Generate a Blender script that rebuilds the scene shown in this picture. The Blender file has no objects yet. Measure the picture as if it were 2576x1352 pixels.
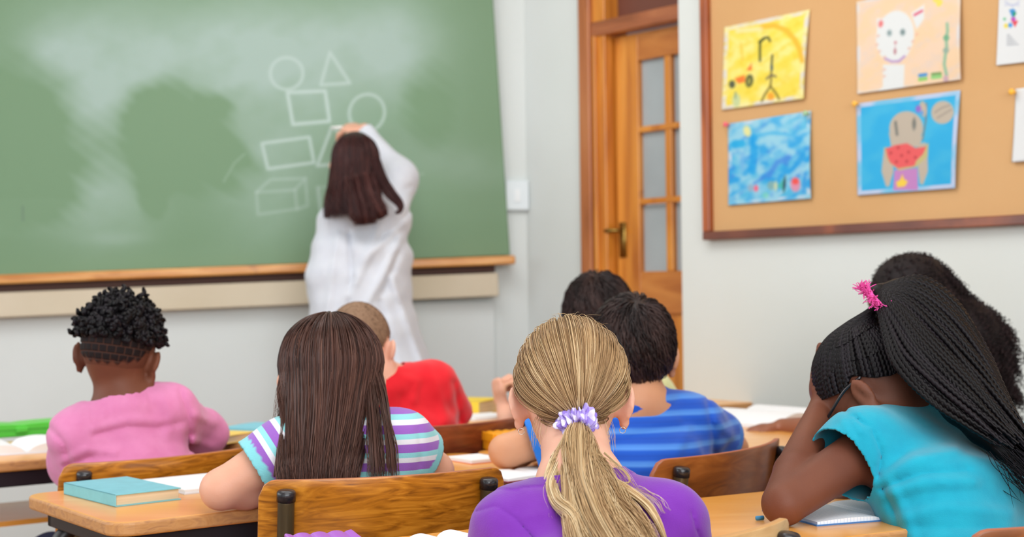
import bpy, bmesh, math, random
import numpy as np
from mathutils import Vector, Matrix
random.seed(7); RNG = np.random.default_rng(7)
SC = bpy.context.scene
COL = SC.collection
# ---------------------------------------------------------------- camera
FPX = 3578.0; CX, CY = 1288.0, 676.0; CH = 1.05
PITCH, ROLL = 0.0148, 0.012
Fw = np.array([0, math.cos(PITCH), math.sin(PITCH)])
U0 = np.array([0, -math.sin(PITCH), math.cos(PITCH)]); R0 = np.array([1., 0, 0])
Rt = R0*math.cos(ROLL) - U0*math.sin(ROLL); Up = U0*math.cos(ROLL) + R0*math.sin(ROLL)
CAM = np.array([0, 0, CH])
cd = bpy.data.cameras.new('camera'); cam = bpy.data.objects.new('camera', cd); COL.objects.link(cam)
cd.sensor_width = 36; cd.lens = 36*FPX/2576; cd.clip_start = .05; cd.clip_end = 60
cam.matrix_world = Matrix(((Rt[0], Up[0], -Fw[0], 0), (Rt[1], Up[1], -Fw[1], 0), (Rt[2], Up[2], -Fw[2], CH), (0, 0, 0, 1)))
cd.dof.use_dof = True; cd.dof.focus_distance = 2.12; cd.dof.aperture_fstop = 4.4
SC.camera = cam
# ---------------------------------------------------------------- light, exposure
SC.view_settings.view_transform = 'Standard'; SC.view_settings.look = 'None'
SC.view_settings.gamma = 1; SC.view_settings.exposure = 0.0; SC.view_settings.use_curve_mapping = False
w = bpy.data.worlds.new('daylight'); SC.world = w; w.use_nodes = True
w.node_tree.nodes['Background'].inputs[0].default_value = (.88, .95, 1, 1)
w.node_tree.nodes['Background'].inputs[1].default_value = 1.15
def area(name, loc, target, sx, sy, power, col=(1, 1, 1)):
    l = bpy.data.lights.new(name, 'AREA'); l.shape = 'RECTANGLE'; l.size = sx; l.size_y = sy; l.energy = power; l.color = col
    o = bpy.data.objects.new(name, l); COL.objects.link(o); o.location = loc
    o.rotation_euler = (Vector(target)-Vector(loc)).to_track_quat('-Z', 'Y').to_euler(); return o
area('ceiling_lamp_front', (-.3, 3.5, 2.95), (-.1, 5.0, .6), 1.8, 1.4, 38, (.97, .99, 1))
area('ceiling_lamp_rear', (.3, 1.2, 2.95), (.3, 1.4, 0), 1.8, 1.2, 28, (.95, .98, 1))
area('window_daylight_left', (-3.3, 2.2, 1.9), (0, 3.2, 1.0), 3.2, 1.7, 38, (.92, .97, 1))
area('window_daylight_rear', (1.2, -1.9, 2.1), (0.2, 3.5, 1.0), 3.5, 1.6, 112, (.96, .98, 1))
SC.cycles.use_denoising = True

# ---------------------------------------------------------------- projection helpers (metres from photo pixels at a known depth)
def ray(px, py): return Fw*FPX + Rt*(px-CX) - Up*(py-CY)
def P(px, py, Y):
    d = ray(px, py); return CAM + d*(Y/d[1])
def Pz(px, py, z):
    d = ray(px, py); return CAM + d*((z-CH)/d[2])
def Pp(px, py, q, n):
    d = ray(px, py); return CAM + d*(np.dot(np.array(q)-CAM, n)/np.dot(d, n))
# ---------------------------------------------------------------- materials
def lin(c):
    c = np.array(c)/255.; c = np.where(c <= .04045, c/12.92, ((c+.055)/1.055)**2.4); return (*[float(v) for v in c], 1)
MATS = {}
def mat(name, col, rough=.6, spec=.4, metal=0, noise=None, scale=(8, 8, 8), detail=4, bump=0, bscale=60, sss=0, coat=0, attr=None, ramp=None, sheen=0, attrcol=None, contrast=(.3, .7)):
    """col: rgb 0-255; noise: second rgb mixed by noise; attr/ramp: colour ramp driven by a float attribute."""
    if name in MATS: return MATS[name]
    m = bpy.data.materials.new(name); m.use_nodes = True; nt = m.node_tree; N = nt.nodes; L = nt.links
    b = N['Principled BSDF']; b.inputs['Base Color'].default_value = lin(col); b.inputs['Roughness'].default_value = rough
    b.inputs['Specular IOR Level'].default_value = spec; b.inputs['Metallic'].default_value = metal
    if sss: b.inputs['Subsurface Weight'].default_value = sss; b.inputs['Subsurface Radius'].default_value = (.012, .005, .003); b.inputs['Subsurface Scale'].default_value = .6
    if coat: b.inputs['Coat Weight'].default_value = coat; b.inputs['Coat Roughness'].default_value = .15
    if sheen: b.inputs['Sheen Weight'].default_value = sheen
    tc = N.new('ShaderNodeTexCoord'); mp = N.new('ShaderNodeMapping'); mp.inputs['Scale'].default_value = scale
    L.new(tc.outputs['Object'], mp.inputs['Vector'])
    src = None
    if attrcol:
        a = N.new('ShaderNodeAttribute'); a.attribute_name = attrcol; src = a.outputs['Color']
    if attr:
        a = N.new('ShaderNodeAttribute'); a.attribute_name = attr; r = N.new('ShaderNodeValToRGB')
        el = r.color_ramp.elements
        while len(el) < len(ramp[1]): el.new(.5)
        r.color_ramp.interpolation = ramp[0]
        for e, (p, c) in zip(el, ramp[1]): e.position = p; e.color = lin(c)
        L.new(a.outputs['Fac'], r.inputs[0]); src = r.outputs[0]
    if noise is not None:
        n = N.new('ShaderNodeTexNoise'); n.inputs['Scale'].default_value = 1; n.inputs['Detail'].default_value = detail
        L.new(mp.outputs[0], n.inputs['Vector'])
        mr = N.new('ShaderNodeMapRange'); mr.inputs[1].default_value = contrast[0]; mr.inputs[2].default_value = contrast[1]
        L.new(n.outputs['Fac'], mr.inputs[0])
        mx = N.new('ShaderNodeMix'); mx.data_type = 'RGBA'
        L.new(mr.outputs[0], mx.inputs[0]); mx.inputs[7].default_value = lin(noise)
        if src: L.new(src, mx.inputs[6])
        else: mx.inputs[6].default_value = lin(col)
        src = mx.outputs[2]
    if src: L.new(src, b.inputs['Base Color'])
    if bump:
        n = N.new('ShaderNodeTexNoise'); n.inputs['Scale'].default_value = bscale; n.inputs['Detail'].default_value = 3
        L.new(tc.outputs['Object'], n.inputs['Vector'])
        bp = N.new('ShaderNodeBump'); bp.inputs['Strength'].default_value = bump; bp.inputs['Distance'].default_value = .002
        L.new(n.outputs['Fac'], bp.inputs['Height']); L.new(bp.outputs[0], b.inputs['Normal'])
    MATS[name] = m; return m
def wood(name, c1, c2, c3, scale=(3, 3, 40), rough=.35, coat=.3, dist=1.5, rot=0, spot=None):
    if name in MATS: return MATS[name]
    m = bpy.data.materials.new(name); m.use_nodes = True; nt = m.node_tree; N = nt.nodes; L = nt.links
    b = N['Principled BSDF']; b.inputs['Roughness'].default_value = rough; b.inputs['Coat Weight'].default_value = coat; b.inputs['Coat Roughness'].default_value = .2
    tc = N.new('ShaderNodeTexCoord'); mp = N.new('ShaderNodeMapping'); mp.inputs['Scale'].default_value = scale; mp.inputs['Rotation'].default_value = (0, 0, rot)
    L.new(tc.outputs['Object'], mp.inputs[0])
    n = N.new('ShaderNodeTexNoise'); n.inputs['Scale'].default_value = 1.0; n.inputs['Detail'].default_value = 6; n.inputs['Distortion'].default_value = dist
    L.new(mp.outputs[0], n.inputs[0])
    r = N.new('ShaderNodeValToRGB'); el = r.color_ramp.elements; el.new(.5)
    for e, (p, c) in zip(el, ((.32, c1), (.5, c2), (.68, c3))): e.position = p; e.color = lin(c)
    L.new(n.outputs[0], r.inputs[0])
    out = r.outputs[0]
    if spot:
        n2 = N.new('ShaderNodeTexNoise'); n2.inputs['Scale'].default_value = spot[1]; n2.inputs['Detail'].default_value = 5
        L.new(tc.outputs['Object'], n2.inputs[0])
        mr = N.new('ShaderNodeMapRange'); mr.inputs[1].default_value = spot[2]; mr.inputs[2].default_value = spot[2]+.1
        L.new(n2.outputs[0], mr.inputs[0]); mx = N.new('ShaderNodeMix'); mx.data_type = 'RGBA'
        L.new(mr.outputs[0], mx.inputs[0]); L.new(out, mx.inputs[6]); mx.inputs[7].default_value = lin(spot[0]); out = mx.outputs[2]
    L.new(out, b.inputs['Base Color'])
    n3 = N.new('ShaderNodeBump'); n3.inputs['Strength'].default_value = .12; n3.inputs['Distance'].default_value = .001
    L.new(n.outputs[0], n3.inputs['Height']); L.new(n3.outputs[0], b.inputs['Normal'])
    MATS[name] = m; return m

# ---------------------------------------------------------------- objects
def wloc(o):
    l = Vector((0, 0, 0))
    while o is not None: l += o.location; o = o.parent
    return np.array(l)
def thing(name, label, cat, loc, group=None):
    o = bpy.data.objects.new(name, None); COL.objects.link(o); o.location = tuple(float(v) for v in loc); o.empty_display_size = .1
    o['label'] = label; o['category'] = cat
    if group: o['group'] = group
    return o
def tag(o, label, cat, group=None):
    o['label'] = label; o['category'] = cat
    if group: o['group'] = group
    return o
def mk(name, V, F, m=None, parent=None, smooth=True, attrs=None, cols=None, mats=None, midx=None, label=None, kind=None, origin=None):
    """V in world metres; stored relative to the parent (or to a given origin)."""
    V = np.asarray(V, dtype=np.float64)
    org = wloc(parent) if parent is not None else (np.array(origin) if origin is not None else V.mean(0))
    me = bpy.data.meshes.new(name); 
    if isinstance(F, np.ndarray):
        nf, k = F.shape
        me.vertices.add(len(V)); me.vertices.foreach_set('co', (V-org).astype(np.float32).ravel())
        me.loops.add(nf*k); me.loops.foreach_set('vertex_index', F.astype(np.int32).ravel())
        me.polygons.add(nf); me.polygons.foreach_set('loop_start', np.arange(0, nf*k, k, dtype=np.int32))
        me.update(calc_edges=True); me.validate()
    else:
        me.from_pydata((V-org).tolist(), [], [list(f) for f in F]); me.update()
    me.polygons.foreach_set('use_smooth', np.full(len(me.polygons), smooth, dtype=bool))
    for mm in (mats or ([m] if m else [])): me.materials.append(mm)
    if midx is not None and len(midx) == len(me.polygons): me.polygons.foreach_set('material_index', np.asarray(midx, dtype=np.int32))
    if attrs:
        for k, a in attrs.items():
            at = me.attributes.new(k, 'FLOAT', 'POINT'); at.data.foreach_set('value', np.asarray(a, dtype=np.float32))
    if cols:
        for k, a in cols.items():
            at = me.attributes.new(k, 'FLOAT_COLOR', 'POINT'); at.data.foreach_set('color', np.asarray(a, dtype=np.float32).ravel())
    o = bpy.data.objects.new(name, me); COL.objects.link(o)
    if parent is not None: o.parent = parent
    else: o.location = tuple(float(v) for v in org)
    if label: o['label'] = label
    if kind: o['kind'] = kind
    return o
def nrm(v): v = np.asarray(v, float); return v/np.linalg.norm(v)
def cat_mesh(parts):
    Vs, Fs, n = [], [], 0
    for V, F in parts:
        Vs.append(np.asarray(V)); Fs.append(np.asarray(F)+n); n += len(V)
    return np.concatenate(Vs), np.concatenate(Fs)
def box(c, s, R=None):
    """closed box, quads"""
    c = np.array(c); s = np.array(s)/2.
    v = np.array([[x, y, z] for x in (-1, 1) for y in (-1, 1) for z in (-1, 1)])*s
    if R is not None: v = v @ np.array(R).T
    f = np.array([[0, 1, 3, 2], [4, 6, 7, 5], [0, 4, 5, 1], [2, 3, 7, 6], [0, 2, 6, 4], [1, 5, 7, 3]])
    return v+c, f
def axes(x, z=(0, 0, 1)):
    """rotation matrix with local X along x and local Z near z"""
    x = nrm(x); y = nrm(np.cross(z, x)); zz = np.cross(x, y); return np.stack([x, y, zz], 1)
def bevel(o, w=.004, seg=3, angle=.6):
    b = o.modifiers.new('bevel', 'BEVEL'); b.width = w; b.segments = seg; b.limit_method = 'ANGLE'; b.angle_limit = angle; return o
def tubes(paths, rad, sides=3, closed_ends=False):
    """paths (N,K,3), rad (N,K) -> V,F plus strand index per vertex"""
    paths = np.asarray(paths, float); N, K, _ = paths.shape
    rad = np.broadcast_to(np.asarray(rad, float), (N, K))
    T = np.gradient(paths, axis=1); T /= np.linalg.norm(T, axis=2, keepdims=True)+1e-12
    ref = np.broadcast_to(np.array([.31, .77, .55]), T.shape).copy()
    n1 = np.cross(T, ref); n1 /= np.linalg.norm(n1, axis=2, keepdims=True)+1e-12; n2 = np.cross(T, n1)
    th = np.arange(sides)*2*np.pi/sides
    V = paths[:, :, None, :] + rad[:, :, None, None]*(np.cos(th)[None, None, :, None]*n1[:, :, None, :]+np.sin(th)[None, None, :, None]*n2[:, :, None, :])
    V = V.reshape(-1, 3)
    i = np.arange(N)[:, None, None]*K*sides; k = np.arange(K-1)[None, :, None]*sides; s = np.arange(sides)[None, None, :]; s2 = (s+1) % sides
    F = np.stack([i+k+s, i+k+s2, i+k+sides+s2, i+k+sides+s], -1).reshape(-1, 4)
    if closed_ends and sides == 4 or closed_ends:
        pass
    sid = np.repeat(np.arange(N), K*sides)
    return V, F, sid
def smooth_path(pts, n):
    """Catmull-Rom through control points (any dimension)"""
    p = np.asarray(pts, float); p = np.vstack([2*p[0]-p[1], p, 2*p[-1]-p[-2]])
    t = np.linspace(0, len(p)-3-1e-9, n); i = t.astype(int); u = (t-i)[:, None]
    a, b, c, d = p[i], p[i+1], p[i+2], p[i+3]
    return .5*((2*b)+(-a+c)*u+(2*a-5*b+4*c-d)*u*u+(-a+3*b-3*c+d)*u**3)
def tube_solid(pts, r, sides=12, n=None):
    """one closed tube with end caps"""
    p = np.asarray(pts, float) if n is None else smooth_path(pts, n)
    K = len(p); T = np.gradient(p, axis=0); T /= np.linalg.norm(T, axis=1, keepdims=True)
    ref = np.array([.31, .77, .55]) if abs(np.dot(T[0], nrm([.31, .77, .55]))) < .9 else np.array([1., 0, 0])
    V = []
    n1 = nrm(np.cross(T[0], ref))
    r = np.broadcast_to(np.asarray(r, float), (K,))
    for k in range(K):
        n1 = nrm(n1-np.dot(n1, T[k])*T[k]); n2 = np.cross(T[k], n1)
        for s in range(sides):
            a = 2*np.pi*s/sides; V.append(p[k]+r[k]*(math.cos(a)*n1+math.sin(a)*n2))
    F = [[k*sides+s, k*sides+(s+1) % sides, (k+1)*sides+(s+1) % sides, (k+1)*sides+s] for k in range(K-1) for s in range(sides)]
    m = len(V); V += [p[0], p[-1]]
    for s in range(0, sides, 2):
        F.append([m, (s+2) % sides, s+1, s]); b = (K-1)*sides; F.append([m+1, b+s, b+s+1, b+(s+2) % sides])
    return np.array(V), np.array(F)
def slab(pts2d, z0, z1, R=None, o=(0, 0, 0)):
    """prism from 2D outline"""
    n = len(pts2d); a = np.array(pts2d, float)
    V = np.vstack([np.c_[a, np.full(n, z0)], np.c_[a, np.full(n, z1)]])
    if R is not None: V = V @ np.array(R).T
    V = V + np.array(o)
    F = [list(range(n))[::-1], list(range(n, 2*n))]+[[i, (i+1) % n, n+(i+1) % n, n+i] for i in range(n)]
    return V, F
def rrect(w, h, r, n=6):
    out = []
    for cx, cy, a0 in ((w/2-r, h/2-r, 0), (-w/2+r, h/2-r, 90), (-w/2+r, -h/2+r, 180), (w/2-r, -h/2+r, 270)):
        for k in range(n+1):
            a = math.radians(a0+90*k/n); out.append((cx+r*math.cos(a), cy+r*math.sin(a)))
    return out

# ---------------------------------------------------------------- SDF modelling
def smin(a, b, k):
    if k <= 0: return np.minimum(a, b)
    h = np.clip(.5+.5*(b-a)/k, 0, 1); return b+(a-b)*h-k*h*(1-h)
def d_cap(p, a, b, ra, rb):
    a = np.asarray(a, np.float32); ab = np.asarray(b, np.float32)-a; L = float(ab@ab)+1e-12
    q = p-a; t = np.clip((q@ab)/L, 0, 1)
    return np.sqrt(((q-t[:, None]*ab)**2).sum(1))-(ra+(rb-ra)*t)
def d_ell(p, c, r, R=None):
    q = p-np.asarray(c, np.float32)
    if R is not None: q = q@np.asarray(R, np.float32)
    r = np.asarray(r, np.float32); k0 = np.sqrt(((q/r)**2).sum(1)); k1 = np.sqrt(((q/(r*r))**2).sum(1))+1e-6
    return k0*(k0-1)/k1
def d_ecap(p, a, b, wa, wb, u, m):
    """elliptic capsule: half sizes wa/wb = (along u, across); m = roundness of the ends"""
    a = np.asarray(a, float); b = np.asarray(b, float); ax = nrm(b-a); L = np.linalg.norm(b-a)
    u = nrm(u-np.dot(u, ax)*ax); v = np.cross(ax, u)
    q = p-a.astype(np.float32); t = q@ax.astype(np.float32); tt = np.clip(t/L, 0, 1)
    du = q@u.astype(np.float32); dv = q@v.astype(np.float32); ex = np.where(t < 0, t, np.where(t > L, t-L, 0))
    W = wa[0]+(wb[0]-wa[0])*tt; T = wa[1]+(wb[1]-wa[1])*tt
    k0 = np.sqrt((du/W)**2+(dv/T)**2+(ex/m)**2); k1 = np.sqrt((du/W**2)**2+(dv/T**2)**2+(ex/m**2)**2)+1e-6
    return k0*(k0-1)/k1
class Sdf:
    def __init__(s): s.p = []; s.disp = None
    def cap(s, a, b, ra, rb, k=.02, op='u'): s.p.append((op, k, lambda p: d_cap(p, a, b, ra, rb), np.minimum(a, b)-max(ra, rb), np.maximum(a, b)+max(ra, rb))); return s
    def ell(s, c, r, R=None, k=.02, op='u'):
        m = max(r); s.p.append((op, k, lambda p: d_ell(p, c, r, R), np.array(c)-m, np.array(c)+m)); return s
    def ecap(s, a, b, wa, wb, u, m=.04, k=.03, op='u'):
        e = max(max(wa), max(wb), m); s.p.append((op, k, lambda p: d_ecap(p, a, b, wa, wb, u, m), np.minimum(a, b)-e, np.maximum(a, b)+e)); return s
    def __call__(s, p):
        p = p.astype(np.float32); d = None
        for op, k, f, lo, hi in s.p:
            di = f(p)
            if d is None: d = di
            elif op == 'u': d = smin(d, di, k)
            else: d = -smin(-d, di, k)
        if s.disp is not None: d = d+s.disp(p)
        return d
    def mesh(s, h, B=6, cut=None):
        lo = np.min([q[3] for q in s.p if q[0] == 'u'], axis=0)-3*h; hi = np.max([q[4] for q in s.p if q[0] == 'u'], axis=0)+3*h
        nb = np.ceil((hi-lo)/(h*B)).astype(int); n = nb*B
        D = np.empty(tuple(n), np.float32)
        cc = np.stack(np.meshgrid(*[lo[i]+(np.arange(nb[i])*B+(B-1)/2)*h for i in range(3)], indexing='ij'), -1).reshape(-1, 3)
        dc = s(cc); D5 = D.reshape(nb[0], B, nb[1], B, nb[2], B); D5[:] = dc.reshape(nb)[:, None, :, None, :, None]
        act = np.argwhere((np.abs(dc) < .9*B*h*1.5+.006).reshape(nb))
        off = np.stack(np.meshgrid(*[np.arange(B)]*3, indexing='ij'), -1).reshape(-1, 3)
        for c0 in range(0, len(act), 1500):
            a = act[c0:c0+1500]; idx = (a[:, None, :]*B+off[None]).reshape(-1, 3); D[idx[:, 0], idx[:, 1], idx[:, 2]] = s(lo+idx*h)
        return surfnet(D, lo, h)
def surfnet(D, lo, h):
    S = D < 0; n = np.array(D.shape)
    c = S[:-1, :-1, :-1].astype(np.int8)
    for dx in (0, 1):
        for dy in (0, 1):
            for dz in (0, 1):
                if dx+dy+dz: c = c+S[dx:n[0]-1+dx, dy:n[1]-1+dy, dz:n[2]-1+dz]
    cells = np.argwhere((c > 0) & (c < 8)); idm = np.full(tuple(n-1), -1, np.int32); idm[cells[:, 0], cells[:, 1], cells[:, 2]] = np.arange(len(cells))
    cor = np.array([[x, y, z] for x in (0, 1) for y in (0, 1) for z in (0, 1)])
    d8 = np.stack([D[cells[:, 0]+o[0], cells[:, 1]+o[1], cells[:, 2]+o[2]] for o in cor], 1)
    acc = np.zeros((len(cells), 3)); cnt = np.zeros(len(cells))
    for i in range(8):
        for j in range(i+1, 8):
            if np.abs(cor[i]-cor[j]).sum() != 1: continue
            m = (d8[:, i] < 0) != (d8[:, j] < 0); t = d8[m, i]/(d8[m, i]-d8[m, j]); acc[m] += cor[i]+t[:, None]*(cor[j]-cor[i]); cnt[m] += 1
    V = lo+(cells+acc/cnt[:, None])*h
    Fs = []
    for ax in range(3):
        a1, a2 = (ax+1) % 3, (ax+2) % 3
        s0 = [slice(None)]*3; s1 = [slice(None)]*3; s0[ax] = slice(0, -1); s1[ax] = slice(1, None)
        A, Bm = S[tuple(s0)], S[tuple(s1)]; e = np.argwhere(A != Bm)
        e = e[(e[:, a1] > 0) & (e[:, a2] > 0) & (e[:, a1] < n[a1]-1) & (e[:, a2] < n[a2]-1)]
        ins = A[e[:, 0], e[:, 1], e[:, 2]]
        q = []
        for o1, o2 in ((-1, -1), (0, -1), (0, 0), (-1, 0)):
            cc = e.copy(); cc[:, a1] += o1; cc[:, a2] += o2; q.append(idm[cc[:, 0], cc[:, 1], cc[:, 2]])
        q = np.stack(q, 1); q[~ins] = q[~ins][:, ::-1]; Fs.append(q)
    F = np.concatenate(Fs); return V, F[(F >= 0).all(1)]
def cut_mesh(V, F, g):
    """keep g<0; snap the border onto g=0"""
    G = g(V); out = G > 0; keep = ~out[F].all(1); F = F[keep]; V = V.copy()
    acc = np.zeros_like(V); cnt = np.zeros(len(V))
    for a, b in ((0, 1), (1, 2), (2, 3), (3, 0)):
        for i, j in ((a, b), (b, a)):
            vi, vj = F[:, i], F[:, j]; m = out[vi] & ~out[vj]; vi, vj = vi[m], vj[m]
            t = G[vi]/(G[vi]-G[vj]); np.add.at(acc, vi, V[vi]+t[:, None]*(V[vj]-V[vi])); np.add.at(cnt, vi, 1)
    mv = cnt > 0; V[mv] = acc[mv]/cnt[mv][:, None]
    # drop faces whose outside verts have no inside neighbour
    bad = (out & ~mv)[F].any(1); F = F[~bad]
    used = np.unique(F); rm = np.full(len(V), -1); rm[used] = np.arange(len(used)); return V[used], rm[F]
def relax(V, F, it=2, lam=.5):
    n = len(V); e = np.concatenate([F[:, [0, 1]], F[:, [1, 2]], F[:, [2, 3]], F[:, [3, 0]]]); e = np.vstack([e, e[:, ::-1]])
    deg = np.bincount(e[:, 0], minlength=n)[:, None]+1e-9
    for _ in range(it):
        S = np.stack([np.bincount(e[:, 0], weights=V[e[:, 1], k], minlength=n) for k in range(3)], 1); V = V+lam*(S/deg-V)
    return V
def solidify(o, t=.003, off=-1):
    m = o.modifiers.new('thickness', 'SOLIDIFY'); m.thickness = t; m.offset = off; return o
def wav(p, f, ph=0, warp=1.2):
    """cheap warped-sine noise in -1..1"""
    x, y, z = p[:, 0]*f, p[:, 1]*f, p[:, 2]*f
    return (np.sin(x*1.1+1.7*y+ph+warp*np.sin(z*1.3+ph*2))+np.sin(1.6*z-y*.7+ph*1.3+warp*np.sin(x*1.2-ph))+np.sin(1.3*x+.9*z+ph*.7+warp*np.sin(y*1.7+ph)))/3
# ================================================================= people
SKULL_C = np.array([0, -.010, .022]); SKULL_R = np.array([.072, .092, .088])
def rotm(yaw=0, pitch=0, roll=0):
    """columns = local axes; yaw about z (positive turns left), pitch about x (negative nods forward), roll about y (positive tips right)"""
    return np.array(Matrix.Rotation(math.radians(yaw), 3, 'Z') @ Matrix.Rotation(math.radians(pitch), 3, 'X') @ Matrix.Rotation(math.radians(roll), 3, 'Y'))
class Head:
    def __init__(s, c, R, sc=1.0, ear=36): s.c = np.array(c, float); s.R = R; s.s = sc; s.ear = ear
    def W(s, p): return s.c+s.s*(np.asarray(p, float)@s.R.T)
    def D(s, d): return np.asarray(d, float)@s.R.T
    def prims(s, B):
        W, k = s.W, s.s
        E = lambda c, r, R=None, kk=.02, op='u': B.ell(W(c), np.array(r)*k, s.R if R is None else s.R@R, kk, op)
        E(SKULL_C, SKULL_R, None, 0)
        E((0, .030, -.030), (.057, .056, .072), None, .03)
        E((0, .052, -.084), (.028, .026, .020), None, .03)
        E((0, .066, .030), (.050, .022, .030), None, .02)
        for x in (-1, 1):
            E((x*.030, .092, -.003), (.015, .010, .010), None, .008, 's')
            E((x*.036, .066, -.030), (.020, .020, .018), None, .02)
            Re = rotm(yaw=x*s.ear, roll=x*8)
            E((x*.083, -.010, -.009), (.0070, .0165, .0275), Re, .010); E((x*.074, .0, -.012), (.010, .012, .020), None, .01)
            E((x*.0790, -.002, -.040), (.006, .009, .010), Re, .008)
            off = Re@np.array([x*.0105, .004, .002])
            E(np.array((x*.083, -.010, -.009))+off, (.0085, .0100, .018), Re, .005, 's')
            E(np.array((x*.083, -.010, -.009))+Re@np.array([x*.004, -.004, .002]), (.003, .005, .014), Re, .004)
        B.cap(W((0, .087, .002)), W((0, .098, -.028)), .007*k, .0105*k, .012)
        for x in (-1, 1): E((x*.009, .093, -.031), (.007, .008, .006), None, .006)
        E((0, .086, -.054), (.021, .009, .0055), None, .006)
        E((0, .085, -.062), (.018, .009, .006), None, .006)
        E((0, .095, -.058), (.022, .006, .0012), None, .002, 's')
def hand(B, w, d, n, thumb, s=1.0, curl=(20, 25, 15), spread=6, tcurl=0.3, k=.006, thumb_len=1):
    """w wrist, d towards the fingers, n out of the palm, thumb = side of the thumb (+1/-1 along cross(d,n))"""
    d = nrm(d); n = nrm(n-np.dot(n, d)*d); l = np.cross(d, n)*thumb; w = np.array(w, float)
    rot = lambda v, a: v*math.cos(a)+n*math.sin(a)
    B.ecap(w-d*.01*s, w+d*.045*s, (.024*s, .015*s), (.037*s, .0135*s), l, .016*s, .010)
    B.ecap(w+d*.04*s, w+d*.074*s, (.037*s, .0135*s), (.036*s, .010*s), l, .010*s, .008)
    L = (.074, .083, .078, .060); X = (.028, .0095, -.0095, -.028)
    for i in range(4):
        b = w+d*(.074+(-.004, .003, 0, -.009)[i])*s+l*X[i]*s; a = 0; q = b-d*.012*s; fd = nrm(d+l*math.tan(math.radians(spread*(1.5-i)/1.5)))
        r = (.0092, .0095, .0090, .0078)[i]*s
        for j, fr in enumerate((.47, .30, .23)):
            a += math.radians(curl[j]+(i-1.5)*3); q2 = q+(fd*math.cos(a)+n*math.sin(a))*(L[i]*fr+(.012 if j == 0 else 0))*s
            B.cap(q, q2, r*(1, .92, .84)[j], r*(.92, .84, .72)[j], .0022 if j else .004); q = q2
    q = w+d*.018*s+l*.024*s; td = nrm(d*.72+l*.62+n*tcurl)
    B.cap(q, q+td*.040*s, .0145*s, .0115*s, .010); q2 = q+td*.040*s; td2 = nrm(d*.9+l*.30+n*tcurl*1.5)
    B.cap(q2, q2+td2*.030*s, .0112*s, .0095*s, .003); B.cap(q2+td2*.030*s, q2+td2*.052*s, .0098*s, .0078*s, .002)
def torso(B, S, g=0., arms=None):
    shL, shR, pel, nb = S['shL'], S['shR'], S['pel'], S['nb']; u = shR-shL; hw = np.linalg.norm(u)/2
    T = (shL+shR)/2+np.array([0, 0, -.012]); sp = S.get('chest', T+(pel-T)*.38); wa = S.get('waist', T+(pel-T)*.70); k = S.get('k', 1.)
    fw = S['fd']
    ul = np.array([fw[1], -fw[0], 0])
    B.ecap(T, sp, (hw*.92+g, .052*k+g), (S.get('cw', .118)*k+g, .080*k+g), u, .045, .03)
    B.ecap(sp, wa, (S.get('cw', .118)*k+g, .080*k+g), (S.get('ww', .105)*k+g, .076*k+g), nrm(u)*.6+ul*.4, .05, .04)
    B.ecap(wa, pel, (S.get('ww', .105)*k+g, .076*k+g), (S.get('pw', .120)*k+g, .095*k+g), ul, .06, .04)
    nn = nb+(T-nb)*.25
    for sh in (shL, shR):
        B.cap(nn, sh+np.array([0, 0, -.004]), .034*k+g, .032*k+g, .05)
def arm(B, sh, el, wr, k=1., g=0., fore=True, ge=None, r=(.043, .034, .032, .021), ek=.012):
    B.cap(sh, el, r[0]*k+g, r[1]*k+(g if ge is None else ge), .03)
    if fore:
        m = el+(wr-el)*.3
        B.cap(el, m, r[1]*k+g, (r[2]+.002)*k+g, ek); B.cap(m, wr, (r[2]+.002)*k+g, r[3]*k+g, min(.02, ek*1.6))
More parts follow.
